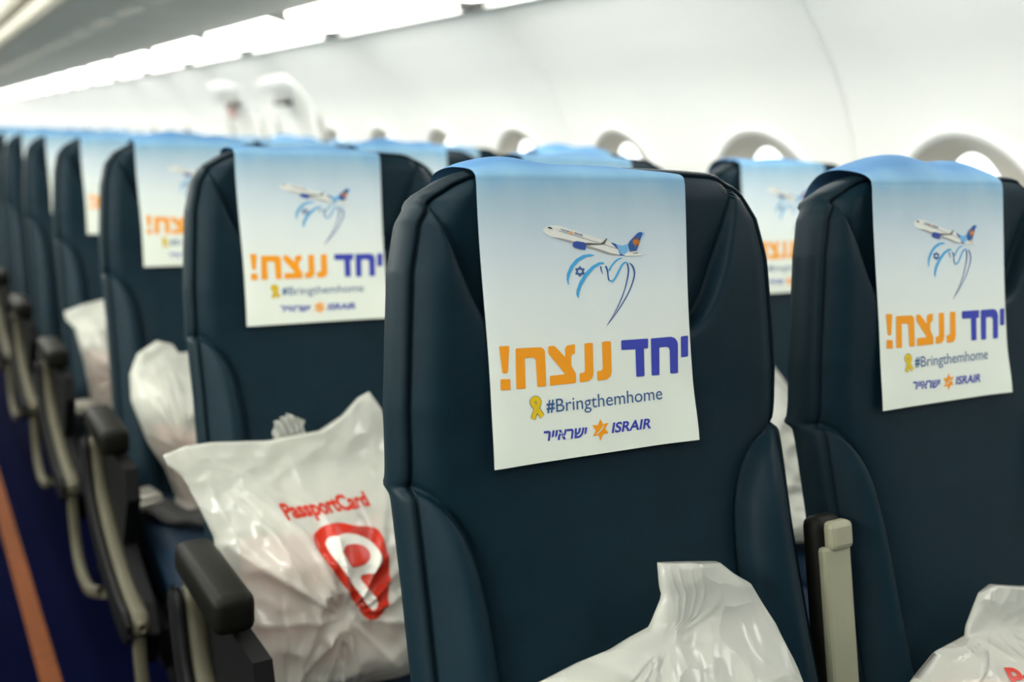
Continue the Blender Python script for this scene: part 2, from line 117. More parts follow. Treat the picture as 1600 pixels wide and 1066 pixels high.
def cover_material():
    """White cloth with the printed sky that runs from blue at the top to white."""
    m = bpy.data.materials.new('cover_cloth'); m.use_nodes = True; nt = m.node_tree; b = nt.nodes['Principled BSDF']
    b.inputs['Roughness'].default_value = 0.85; b.inputs['Specular IOR Level'].default_value = 0.2
    uv = nt.nodes.new('ShaderNodeUVMap'); sp = nt.nodes.new('ShaderNodeSeparateXYZ'); rp = nt.nodes.new('ShaderNodeValToRGB')
    nz = nt.nodes.new('ShaderNodeTexNoise'); nz.inputs['Scale'].default_value = 5
    ad = nt.nodes.new('ShaderNodeMath'); ad.operation = 'MULTIPLY_ADD'; ad.inputs[1].default_value = 0.05
    nt.links.new(uv.outputs[0], sp.inputs[0]); nt.links.new(uv.outputs[0], nz.inputs['Vector'])
    nt.links.new(nz.outputs['Fac'], ad.inputs[0]); nt.links.new(sp.outputs['Y'], ad.inputs[2])
    nt.links.new(ad.outputs[0], rp.inputs['Fac']); nt.links.new(rp.outputs[0], b.inputs['Base Color'])
    e = rp.color_ramp.elements
    stops = [(0.0, (0.70, 0.75, 0.665)), (0.24, (0.695, 0.75, 0.685)), (0.36, (0.64, 0.71, 0.705)), (0.47, (0.51, 0.60, 0.65)),
             (0.56, (0.33, 0.47, 0.56)), (0.60, (0.19, 0.36, 0.51)), (0.66, (0.085, 0.22, 0.42)), (1.0, (0.07, 0.19, 0.40))]
    e[0].position, e[0].color = stops[0][0], (*stops[0][1], 1); e[1].position, e[1].color = stops[-1][0], (*stops[-1][1], 1)
    for pos, c in stops[1:-1]:
        q = e.new(pos); q.color = (*c, 1)
    tc = nt.nodes.new('ShaderNodeTexCoord'); wv = nt.nodes.new('ShaderNodeTexWave'); wv.inputs['Scale'].default_value = 260
    wv.inputs['Distortion'].default_value = 2.0
    bp = nt.nodes.new('ShaderNodeBump'); bp.inputs['Strength'].default_value = 0.12; bp.inputs['Distance'].default_value = 0.0008
    nt.links.new(tc.outputs['Object'], wv.inputs['Vector']); nt.links.new(wv.outputs['Fac'], bp.inputs['Height']); nt.links.new(bp.outputs[0], b.inputs['Normal'])
    MATS['cover_cloth'] = m
cover_material()

def bag_material():
    """Thin glossy white plastic that lets some light and a little of its contents through."""
    m = bpy.data.materials.new('bag_plastic'); m.use_nodes = True; nt = m.node_tree; nt.nodes.remove(nt.nodes['Principled BSDF'])
    out = nt.nodes['Material Output']
    b = nt.nodes.new('ShaderNodeBsdfPrincipled'); b.inputs['Base Color'].default_value = (0.72, 0.74, 0.67, 1)
    b.inputs['Roughness'].default_value = 0.13; b.inputs['Specular IOR Level'].default_value = 0.6
    tl = nt.nodes.new('ShaderNodeBsdfTranslucent'); tl.inputs[0].default_value = (0.85, 0.85, 0.80, 1)
    tr = nt.nodes.new('ShaderNodeBsdfTransparent'); tr.inputs[0].default_value = (0.95, 0.95, 0.93, 1)
    m1 = nt.nodes.new('ShaderNodeMixShader'); m1.inputs[0].default_value = 0.28
    m2 = nt.nodes.new('ShaderNodeMixShader'); m2.inputs[0].default_value = 0.36
    tc = nt.nodes.new('ShaderNodeTexCoord'); nz = nt.nodes.new('ShaderNodeTexNoise'); nz.inputs['Scale'].default_value = 9
    nz.inputs['Detail'].default_value = 2.0
    mixv = nt.nodes.new('ShaderNodeVectorMath'); mixv.operation = 'MULTIPLY_ADD'; mixv.inputs[1].default_value = (0.12, 0.12, 0.12)
    vo = nt.nodes.new('ShaderNodeTexVoronoi'); vo.inputs['Scale'].default_value = 21; vo.feature = 'F1'
    bp = nt.nodes.new('ShaderNodeBump'); bp.inputs['Strength'].default_value = 0.75; bp.inputs['Distance'].default_value = 0.010
    nt.links.new(tc.outputs['Object'], nz.inputs['Vector']); nt.links.new(nz.outputs['Color'], mixv.inputs[0]); nt.links.new(tc.outputs['Object'], mixv.inputs[2])
    nt.links.new(mixv.outputs[0], vo.inputs['Vector']); nt.links.new(vo.outputs['Distance'], bp.inputs['Height'])
    nt.links.new(bp.outputs[0], b.inputs['Normal'])
    nt.links.new(b.outputs[0], m1.inputs[1]); nt.links.new(tl.outputs[0], m1.inputs[2])
    nt.links.new(m1.outputs[0], m2.inputs[1]); nt.links.new(tr.outputs[0], m2.inputs[2]); nt.links.new(m2.outputs[0], out.inputs[0])
    MATS['bag_plastic'] = m
bag_material()
mat('contents_pink', (0.52, 0.27, 0.24), 0.6, vary=(14, 0.25))
mat('contents_grey', (0.45, 0.47, 0.46), 0.6, vary=(14, 0.2))

# ------------------------------------------------------------------ helpers
def mesh_from(name, verts, faces, mats, smooth=True, midx=None):
    me = bpy.data.meshes.new(name)
    me.from_pydata([tuple(map(float, v)) for v in verts], [], [tuple(int(i) for i in f) for f in faces])
    for m in (mats if isinstance(mats, (list, tuple)) else [mats]):
        me.materials.append(MATS[m])
    if midx is not None:
        me.polygons.foreach_set('material_index', np.asarray(midx, dtype=np.int32))
    me.polygons.foreach_set('use_smooth', np.full(len(me.polygons), smooth))
    me.update()
    return me
def link(name, me, parent=None, loc=None):
    o = bpy.data.objects.new(name, me); COL.objects.link(o)
    if parent is not None: o.parent = parent
    if loc is not None: o.location = loc
    return o
def tag(o, label=None, cat=None, group=None, kind=None):
    if label: o['label'] = label
    if cat: o['category'] = cat
    if group: o['group'] = group
    if kind: o['kind'] = kind
    return o
def empty(name, loc):
    o = bpy.data.objects.new(name, None); COL.objects.link(o); o.location = loc; o.empty_display_size = 0.1
    return o
def bm_mesh(name, bm, mats, smooth=False):
    me = bpy.data.meshes.new(name); bmesh.ops.recalc_face_normals(bm, faces=bm.faces[:]); bm.to_mesh(me); bm.free()
    for m in (mats if isinstance(mats, (list, tuple)) else [mats]): me.materials.append(MATS[m])
    me.polygons.foreach_set('use_smooth', np.full(len(me.polygons), smooth))
    return me
def add_box(bm, x0, x1, y0, y1, z0, z1, bevel=0.0, seg=2, M=None):
    r = bmesh.ops.create_cube(bm, size=1); vs = r['verts']
    for v in vs:
        v.co = Vector(((x0 + x1) / 2 + v.co.x * (x1 - x0), (y0 + y1) / 2 + v.co.y * (y1 - y0), (z0 + z1) / 2 + v.co.z * (z1 - z0)))
    vset = set(vs)
    if bevel:
        ed = [e for e in bm.edges if e.verts[0] in vset and e.verts[1] in vset]
        rr = bmesh.ops.bevel(bm, geom=ed, offset=bevel, segments=seg, profile=0.5, affect='EDGES')
        vset = set(rr['verts']) | {v for v in vset if v.is_valid}
    if M is not None:
        bmesh.ops.transform(bm, matrix=M, verts=list(vset))
def box_mesh(name, m, *a, **k):
    bm = bmesh.new(); add_box(bm, *a, **k); return bm_mesh(name, bm, m, smooth=False)
def catmull(pts, n):
    pts = [np.array(p, float) for p in pts]; q = [2 * pts[0] - pts[1]] + pts + [2 * pts[-1] - pts[-2]]; out = []
    for i in range(1, len(q) - 2):
        a, b, c, d = q[i - 1], q[i], q[i + 1], q[i + 2]
        for k in range(n):
            t = k / n
            out.append(0.5 * (2 * b + (c - a) * t + (2 * a - 5 * b + 4 * c - d) * t * t + (3 * b - a - 3 * c + d) * t ** 3))
    out.append(pts[-1]); return np.array(out)
def resample(pts, n):
    pts = np.array(pts, float); seg = np.linalg.norm(np.diff(pts, axis=0), axis=1); s = np.concatenate([[0], np.cumsum(seg)])
    t = np.linspace(0, s[-1], n)
    return np.stack([np.interp(t, s, pts[:, k]) for k in range(pts.shape[1])], axis=1)
def sweep(path, section, taper=False):
    """Sweep a closed section (a: along x, b: across the path in the yz plane) along a path of (y, z) at x = 0."""
    V, F = [], []; n = len(section)
    for i, p in enumerate(path):
        t = path[min(i + 1, len(path) - 1)] - path[max(i - 1, 0)]; t = t / np.linalg.norm(t); nn = np.array([-t[1], t[0]])
        sc = 1.0
        if taper:
            m_ = min(i, len(path) - 1 - i); sc = (0.35, 0.72, 0.92, 1.0)[min(m_, 3)]
        for a, b in section:
            q = p + nn * b * sc; V.append((a * sc, q[0], q[1]))
    for i in range(len(path) - 1):
        for k in range(n):
            F.append((i * n + k, i * n + (k + 1) % n, (i + 1) * n + (k + 1) % n, (i + 1) * n + k))
    F.append(tuple(range(n))); F.append(tuple(range(len(V) - 1, len(V) - 1 - n, -1)))
    return V, F
def extrude(prof, y0, y1, m, name, closed=False):
    V = [(x, y, z) for y in (y0, y1) for x, z in prof]; n = len(prof)
    F = [(i, i + 1, n + i + 1, n + i) for i in range(n - 1)]
    if closed: F += [(n - 1, 0, n, 2 * n - 1), tuple(range(n)), tuple(range(2 * n - 1, n - 1, -1))]
    return mesh_from(name, V, F, m, smooth=False)
def smooth(a, b, x):
    t = np.clip((x - a) / (b - a), 0, 1); return t * t * (3 - 2 * t)
def rrect(w, h, r, k=4):
    out = []
    for cx, cy, a0 in ((w / 2 - r, h / 2 - r, 0), (-w / 2 + r, h / 2 - r, 90), (-w / 2 + r, -h / 2 + r, 180), (w / 2 - r, -h / 2 + r, 270)):
        for i in range(k + 1):
            a = math.radians(a0 + 90 * i / k); out.append((cx + r * math.cos(a), cy + r * math.sin(a)))
    return out
ORD = ['first', 'second', 'third', 'fourth', 'fifth', 'sixth', 'seventh', 'eighth', 'ninth', 'tenth', 'eleventh', 'twelfth', 'thirteenth',
       'fourteenth', 'fifteenth', 'sixteenth', 'seventeenth', 'eighteenth', 'nineteenth', 'twentieth', 'twenty-first', 'twenty-second',
       'twenty-third', 'twenty-fourth', 'twenty-fifth', 'twenty-sixth', 'twenty-seventh', 'twenty-eighth', 'twenty-ninth', 'thirtieth']
ORD += ['thirty-' + w for w in ORD[:9]] + ['fortieth']

# ------------------------------------------------------------------ the cabin shell
WALL_PROFILE = catmull([(1.40, 0.0), (1.435, 0.35), (1.43, 0.65), (1.40, 0.90), (1.365, 1.08), (1.325, 1.215), (1.26, 1.34), (1.165, 1.455), (1.075, 1.55), (1.03, 1.62)], 24)
def wall_x(z):
    return np.interp(z, WALL_PROFILE[:, 1], WALL_PROFILE[:, 0])
def wall_n(z):
    dx = (wall_x(z + 0.01) - wall_x(z - 0.01)) / 0.02; n = np.array([-1.0, dx]); return n / np.linalg.norm(n)   # (x, z), into the cabin
def wall_pt(y, z, off=0.0):
    n = wall_n(z); return (wall_x(z) + n[0] * off, y, z + n[1] * off)
ext = FRONT_Y - 0.05, BACK_Y + 0.05
floor = link('floor', box_mesh('floor', 'carpet', -2.6, 1.5, ext[0], ext[1], -0.06, 0.0)); tag(floor, 'dark navy aircraft cabin carpet', kind='structure')
st = link('guide_strip', box_mesh('guide_strip', 'strip_orange', -0.352, -0.310, FRONT_Y + 0.02, BACK_Y - 0.02, 0.0, 0.004, bevel=0.0015))
tag(st, 'narrow orange-brown guide strip running along the navy aisle carpet', 'floor strip')
WIN_A, WIN_B, WIN_Z = 0.205, 0.25, 0.972
def panel_crown(y):
    e = min(y, PANEL - y); return 0.022 * math.sin(math.pi * min(max(y / PANEL, 0), 1)) ** 0.8 - 0.005 * math.exp(-(e / 0.007) ** 2) - 0.004
def panel_mesh(windows):
    ys = np.concatenate([[0.0008, 0.003, 0.006], np.linspace(0.010, PANEL - 0.010, 116), [PANEL - 0.006, PANEL - 0.003, PANEL - 0.0008]]); zs = resample(WALL_PROFILE, 100)[:, 1]
    V, F = [], []
    for z in zs:
        for y in ys:
            V.append(wall_pt(y, z, panel_crown(y)))
    n = len(ys)
    for i in range(len(zs) - 1):
        for k in range(n - 1):
            yc, zc = (ys[k] + ys[k + 1]) / 2, (zs[i] + zs[i + 1]) / 2
            if windows and any(((yc - w) / WIN_A) ** 2 + ((zc - WIN_Z) / WIN_B) ** 2 < 1.0 for w in (PANEL / 4, 3 * PANEL / 4)): continue
            F.append((i * n + k, (i + 1) * n + k, (i + 1) * n + k + 1, i * n + k + 1))
    return mesh_from('wall_panel', V, F, 'wall_plastic')
wall_right = empty('wall_right', (0, 0, 0)); tag(wall_right, 'white curved cabin side wall made of moulded panels', kind='structure')
backing = [wall_pt(y, z, -0.10) for y in (FRONT_Y, BACK_Y) for z in resample(WALL_PROFILE, 14)[:, 1]]
link('wall_backing', mesh_from('wall_backing', backing, [(k, k + 14, k + 15, k + 1) for k in range(13)], 'wall_plastic'), wall_right)
pm_win, pm_plain = panel_mesh(True), panel_mesh(False)
WINDOWS_Y = []
k0, k1 = -2, 17
for k in range(k0, k1):
    plain = k in (3, 4) or k < -1
    y0 = PANEL0 + k * PANEL
    link('wall_panel', pm_plain if plain else pm_win, wall_right, (0, y0, 0))
    if not plain: WINDOWS_Y += [y0 + PANEL / 4, y0 + 3 * PANEL / 4]
# windows: a raised lip, a funnel reveal and a pane deep inside
def window_mesh(yc):
    V, F, mi = [], [], []; N = 64
    prof = [(1.07, -0.004), (1.065, 0.006), (1.04, 0.009), (1.005, 0.008), (0.98, 0.002), (0.94, -0.010), (0.90, -0.020), (0.86, -0.027), (0.83, -0.031), (0.81, -0.033)]
    for r, off in prof:
        for i in range(N):
            a = 2 * math.pi * i / N; z = WIN_Z + WIN_B * r * math.sin(a); 
            nar = 1 - 0.42 * smooth(0.96, 0.81, r)
            dy = WIN_A * r * nar * math.cos(a); V.append(wall_pt(dy, z, off + panel_crown(yc + dy)))
    for j in range(len(prof) - 1):
        for i in range(N):
            F.append((j * N + i, j * N + (i + 1) % N, (j + 1) * N + (i + 1) % N, (j + 1) * N + i)); mi.append(0 if j < 4 else 1)
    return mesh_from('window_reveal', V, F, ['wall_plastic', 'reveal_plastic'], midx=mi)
def pane_mesh(z0, z1, m, off, r=0.70):
    V, F = [], []; rows, cols = 16, 12
    for i in range(rows + 1):
        t = z0 + (z1 - z0) * i / rows; w = math.sqrt(max(0.0, 1 - t * t))
        for k in range(cols + 1):
            V.append(wall_pt(WIN_A * 0.60 * r * w * (2 * k / cols - 1), WIN_Z + WIN_B * r * t, off))
    for i in range(rows):
        for k in range(cols): F.append((i * (cols + 1) + k, i * (cols + 1) + k + 1, (i + 1) * (cols + 1) + k + 1, (i + 1) * (cols + 1) + k))
    return mesh_from('pane', V, F, m)
wm = [window_mesh(PANEL / 4), window_mesh(3 * PANEL / 4)]; pane = pane_mesh(-0.999, 0.999, 'daylight_pane', -0.022, 0.84)
handle = box_mesh('shade', 'shade_plastic', -0.05, 0.05, -0.01, 0.01, -0.01, 0.01)
for i, y in enumerate(WINDOWS_Y):
    o = link(f'window_{i + 1}', wm[i % 2], None, (0, y, 0)); tag(o, f'oval cabin window with grey reveal, {ORD[i]} along the white side wall', kind='structure')
    link('pane', pane, o)

# overwing exits, set proud of the wall
def ring_path(w, z0, z1, r, n=9):
    out = []
    for cy, cz, a0 in ((w / 2 - r, z1 - r, 0), (-w / 2 + r, z1 - r, 90), (-w / 2 + r, z0 + r, 180), (w / 2 - r, z0 + r, 270)):
        for i in range(n):
            a = math.radians(a0 + 90 * i / (n - 1)); out.append((cy + r * math.cos(a), cz + r * math.sin(a)))
    return out
def exit_frame_mesh():
    prof = [(0.0, -0.004), (0.0, 0.012), (0.012, 0.018), (0.05, 0.018), (0.065, 0.014), (0.07, 0.004)]
    V, F = [], []; rings = []
    for inset, off in prof:
        rp = ring_path(0.74 - 2 * inset, 0.45 + inset, 1.465 - inset, 0.13 - inset * 0.8); rings.append(len(rp))
        V += [wall_pt(y, z, off) for y, z in rp]
    n = rings[0]
    for j in range(len(prof) - 1):
        for i in range(n): F.append((j * n + i, j * n + (i + 1) % n, (j + 1) * n + (i + 1) % n, (j + 1) * n + i))
    return mesh_from('exit_frame', V, F, 'wall_plastic')
def wall_patch(y0, y1, z0, z1, off, m, name, ny=8, nz=12):
    V = [wall_pt(y0 + (y1 - y0) * k / ny, z0 + (z1 - z0) * i / nz, off) for i in range(nz + 1) for k in range(ny + 1)]
    F = [(i * (ny + 1) + k, (i + 1) * (ny + 1) + k, (i + 1) * (ny + 1) + k + 1, i * (ny + 1) + k + 1) for i in range(nz) for k in range(ny)]
    return mesh_from(name, V, F, m)
exf = exit_frame_mesh(); exd = wall_patch(-0.31, 0.31, 0.51, 1.41, 0.008, 'exit_plastic', 'exit_panel')
exh = box_mesh('exit_handle', 'bracket_grey', -0.02, 0.02, -0.09, 0.09, -0.02, 0.02, bevel=0.008)
for i, y in enumerate((4.62, 5.58)):
    o = link(f'door_{i + 1}', exf, None, (0, y, 0))
    tag(o, ['nearer white overwing exit hatch with raised frame', 'farther white overwing exit hatch with raised frame'][i], kind='structure')
    link('exit_panel', exd, o)
    h = link('exit_handle', exh, o); h.location = wall_pt(-0.02, 1.36, 0.028)
    p1 = link('red_placard', wall_patch(0.10, 0.24, 1.27, 1.33, 0.012, 'placard_red', 'red_placard', 2, 3), o)
    p2 = link('yellow_placard', wall_patch(-0.335, -0.295, 1.20, 1.27, 0.021, 'placard_yellow', 'yellow_placard', 2, 3), o)

# side lights between the wall and the overhead bins
LAMP = resample(catmull([(0.755, 1.620), (0.80, 1.600), (0.86, 1.583), (0.91, 1.575), (0.955, 1.575), (0.98, 1.587)], 8), 17)
def light_mesh():
    V, F = [], []; nx, ny = 16, 24; L = PANEL - 0.11; rr = 0.06
    for k in range(ny + 1):
        for i in range(nx + 1):
            t = i / nx; x, z = LAMP[i]
            c = abs(2 * t - 1); cut = rr * max(0, (c - 0.4) / 0.6) ** 2
            V.append((x, cut + (L - 2 * cut) * k / ny, z))
    for k in range(ny):
        for i in range(nx): F.append((k * (nx + 1) + i, k * (nx + 1) + i + 1, (k + 1) * (nx + 1) + i + 1, (k + 1) * (nx + 1) + i))
    return mesh_from('lamp', V, F, 'lamp_glass')
lm = light_mesh(); rail = extrude([(0.990, 1.560), (1.004, 1.558), (1.035, 1.60), (0.990, 1.62)], 0.002, PANEL - 0.002, 'wall_plastic', 'rail', True)
foot = box_mesh('bracket_foot', 'bracket_grey', 0.955, 1.0, -0.05, 0.05, 1.556, 1.60, bevel=0.008)
br = extrude([(x + 0.002, z + 0.010) for x, z in LAMP] + [(0.98, 1.66), (0.76, 1.66)], -0.07, 0.07, 'bracket_grey', 'bracket', True)
vis = [k for k in range(k0, k1)]
for k in vis:
    y0 = PANEL0 + k * PANEL + 0.055
    o = link('side_light', lm, None, (0, y0, 0))
    nth = k - 1
    lab = (f'glowing white light panel above the side wall, {ORD[nth]} from the right' if nth >= 0
           else f'white light panel above the side wall beyond the top edge, {ORD[-nth - 1]} past the frame')
    tag(o, lab, 'ceiling light', 'side light panels in a row')
    bk = link('bracket', br, o, (0, -0.055, 0)); link('bracket_foot', foot, bk); link('rail', rail, o, (0, -0.055, 0))

# overhead bins on the right: underside panels, lip, groove and door, one ceiling unit per two light panels
def solid_profile(prof, t, y0, y1, m, name):
    q = np.array(prof, float); tt = np.gradient(q, axis=0); tt /= np.linalg.norm(tt, axis=1)[:, None]; nn = np.stack([-tt[:, 1], tt[:, 0]], 1)
    return extrude([tuple(a) for a in q] + [tuple(a) for a in (q + nn * t)[::-1]], y0, y1, m, name, closed=True)
BL = 2 * PANEL
m_lip = extrude([(0.06, 1.622), (0.005, 1.615), (-0.012, 1.632), (-0.012, 1.682), (0.004, 1.692), (0.06, 1.692)], 0.004, BL - 0.004, 'bin_cream', 'lip', True)
m_grv = extrude([(0.03, 1.69), (0.03, 1.735), (0.05, 1.735), (0.05, 1.69)], 0.004, BL - 0.004, 'gap_shade', 'groove', True)
m_door = extrude([(0.06, 1.733), (-0.008, 1.733), (-0.022, 1.76), (-0.02, 1.83), (0.02, 1.93), (0.10, 2.03), (0.16, 2.03), (0.10, 1.93)], 0.004, BL - 0.004, 'bin_cream', 'door', True)
m_body = extrude([(0.10, 1.70), (0.12, 2.0), (0.2, 2.10), (0.9, 2.10), (0.9, 1.72)], 0.002, BL - 0.002, 'ceiling_plastic', 'body', True)
m_under = box_mesh('ceiling_panel', 'psu_plastic', 0.0, 1.0, 0.004, PANEL / 2 - 0.004, -0.02, 0.0, bevel=0.004)
ua = 0.0
def psu_mesh():
    bm = bmesh.new()
    add_box(bm, 0.0, 0.70, 0.004, PANEL / 2 - 0.004, 0.0, 0.02, bevel=0.006)
    return bm_mesh('underside_panel', bm, 'psu_plastic')
def spot_mesh():
    bm = bmesh.new()
    bmesh.ops.create_cone(bm, cap_ends=True, segments=16, radius1=0.028, radius2=0.034, depth=0.014, matrix=Matrix.Translation((0.22, 0, -0.004)))
    return bm_mesh('reading_light', bm, 'psu_plastic')
m_psu, m_spot = psu_mesh(), spot_mesh()
for b in range(-1, 9):
    y0 = PANEL0 + b * BL
    if y0 + BL > BACK_Y + 1.5: break
    o = link('overhead_bin', m_body, None, (0, y0, 0))
    tag(o, f'cream overhead bin with grey underside, {ORD[b + 1]} along the cabin ceiling', 'overhead bin', 'overhead bins on the right')
    link('lip', m_lip, o); link('groove', m_grv, o); link('door', m_door, o)
    for q in range(4):
        u = link('underside_panel', m_psu, o, (0.05, q * PANEL / 2, 1.622)); u.rotation_euler = (0, -ua, 0)
        for yq in (0.18, 0.295, 0.41): link('reading_light', m_spot, u, (0, yq, 0))

# the far sides of the cabin, mostly out of the picture
def mx(prof): return [(MIRROR - x, z) for x, z in prof]
wl = link('wall_left', extrude(mx([tuple(a) for a in resample(WALL_PROFILE, 24)]), FRONT_Y, BACK_Y, 'wall_plastic', 'wall_left')); tag(wl, 'white curved side wall across the aisle', kind='structure')
cl = link('ceiling', extrude([(0.25, 2.11), (-1.33, 2.11), (-1.33, 2.14), (0.25, 2.14)], FRONT_Y, BACK_Y, 'ceiling_plastic', 'ceiling', True)); tag(cl, 'pale flat ceiling above the aisle', kind='structure')
tl = link('trim_1', extrude(mx([(0.80, 1.66), (0.05, 1.62), (-0.015, 1.63), (-0.02, 1.83), (0.10, 2.03), (0.2, 2.12)]), FRONT_Y, BACK_Y, 'bin_cream', 'trim_1')); tag(tl, 'cream overhead bins across the aisle', kind='structure')
ll = link('trim_2', extrude(mx([tuple(a) for a in LAMP]), FRONT_Y, BACK_Y, 'far_lamp_glass', 'trim_2')); tag(ll, 'glowing white light strip across the aisle', kind='structure')
for nm, y in (('wall_back', BACK_Y), ('wall_front', FRONT_Y)):
    o = link(nm, box_mesh(nm, 'wall_plastic' if nm == 'wall_back' else 'light_block_blue', -2.6, 1.5, y, y + 0.04, 0, 2.2)); tag(o, 'pale cabin bulkhead at the far end of the aisle' if nm == 'wall_back' else 'dark blue bulkhead added ahead of the first row to cut light', kind='structure')  # unseen front wall added close and dark to block light from ahead
m_al = box_mesh('aisle_lamp', 'aisle_lamp_glass', -0.14, 0.14, 0.05, BL - 0.05, -0.012, 0.0)
for b in range(-1, 8):
    o = link('aisle_light', m_al, None, (MIRROR / 2, PANEL0 + b * BL, 2.109)); tag(o, f'flat white aisle ceiling light, {ORD[b + 1]} along the cabin', 'ceiling light', 'aisle lights')

# ------------------------------------------------------------------ seats
TH = math.atan(0.0411 / 0.2555); ST, CT = math.sin(TH), math.cos(TH)
def delta(v):
    q = np.maximum(0, (-0.22 - np.asarray(v, float)) / 0.3); return 0.045 * q ** 1.4
def sp(x, v, d):
    """Seat-back coordinates: x across, v up the back from the head, d out of the front."""
    return np.stack(np.broadcast_arrays(np.asarray(x, float), np.asarray(v, float) * ST - delta(v) - np.asarray(d, float) * CT,
                                        1.15 + np.asarray(v, float) * CT + np.asarray(d, float) * ST), axis=-1)
WT = np.array([(0, .126), (-.004, .139), (-.010, .151), (-.022, .169), (-.045, .185), (-.085, .195), (-.14, .1995), (-.2, .2035), (-.27, .2035), (-.36, .2030), (-.45, .2045), (-.55, .207), (-.76, .207)])
def half_width(v): return np.interp(-np.asarray(v), -WT[:, 0], WT[:, 1] + 0.004)
HEAD = catmull([(.172, .02), (.168, -.004), (.161, -.035), (.146, -.08), (.129, -.118), (.108, -.143), (.07, -.153), (0, -.155)], 8)
BOL = catmull([(.235, -.256), (.205, -.265), (.182, -.278), (.164, -.301), (.153, -.328), (.1475, -.36), (.1445, -.40), (.143, -.5), (.143, -.80)], 8)
def poly_dist(px, pv, poly):
    d = np.full(px.shape, 9.0)
    for a, b in zip(poly[:-1], poly[1:]):
        ab = b - a; t = np.clip(((px - a[0]) * ab[0] + (pv - a[1]) * ab[1]) / (ab @ ab), 0, 1)
        d = np.minimum(d, np.hypot(px - a[0] - t * ab[0], pv - a[1] - t * ab[1]))
    return d
SEAM_X = -0.014
def regions(x, v):
    ax = np.abs(x - SEAM_X)
    hx = np.interp(-v, -HEAD[:, 1], HEAD[:, 0], left=1.0, right=-1.0)      # head panel edge at this height
    in_head = (ax < hx) & (v > -0.155)
    bv = np.interp(ax, BOL[::-1][:, 0] + np.arange(len(BOL)) * 1e-6, BOL[::-1][:, 1])
    in_bol = (v < bv) & (ax > 0.1425)
    return ax, in_head, in_bol
def leather_h(x, v):
    ax, ih, ib = regions(x, v)
    dH = poly_dist(ax, v, HEAD); dB = poly_dist(ax, v, BOL)
    h = np.zeros_like(ax)
    low = smooth(-0.015, -0.10, v)
    head = -0.001 - (0.0015 + 0.011 * low) * np.exp(-dH / 0.030) - 0.003 * np.exp(-(dH / 0.003) ** 2)
    wingf = smooth(-0.34, -0.15, v)
    wing = wingf * ((0.002 + 0.007 * low) * (1 - np.exp(-dH / 0.006)) * np.exp(-dH / 0.10) - 0.005 * np.exp(-(dH / 0.003) ** 2))
    e0 = half_width(v) - np.abs(x)
    bol = 0.033 * (0.12 + 0.88 * smooth(0.0, 0.050, e0)) * (1 - np.exp(-dB / 0.017)) - 0.006 * np.exp(-(dB / 0.0035) ** 2)
    main = wing - 0.010 * np.exp(-dB / 0.02) - 0.004 * np.exp(-(dB / 0.0035) ** 2) + 0.004 * smooth(-0.25, -0.6, v) * np.exp(-(x / 0.1) ** 2)
    sH = np.where(ih, -dH, dH); sB = np.where(ib, -dB, dB)
    wB = smooth(0.0035, -0.0035, sB); wH = smooth(0.004, -0.004, sH)
    h = wB * bol + (1 - wB) * (wH * head + (1 - wH) * main)
    e = np.minimum(half_width(v) - np.abs(x), -v + 0.004)
    h = h - 0.016 * np.clip(1 - e / 0.030, 0, 1) ** 2.2
    return h - 0.008
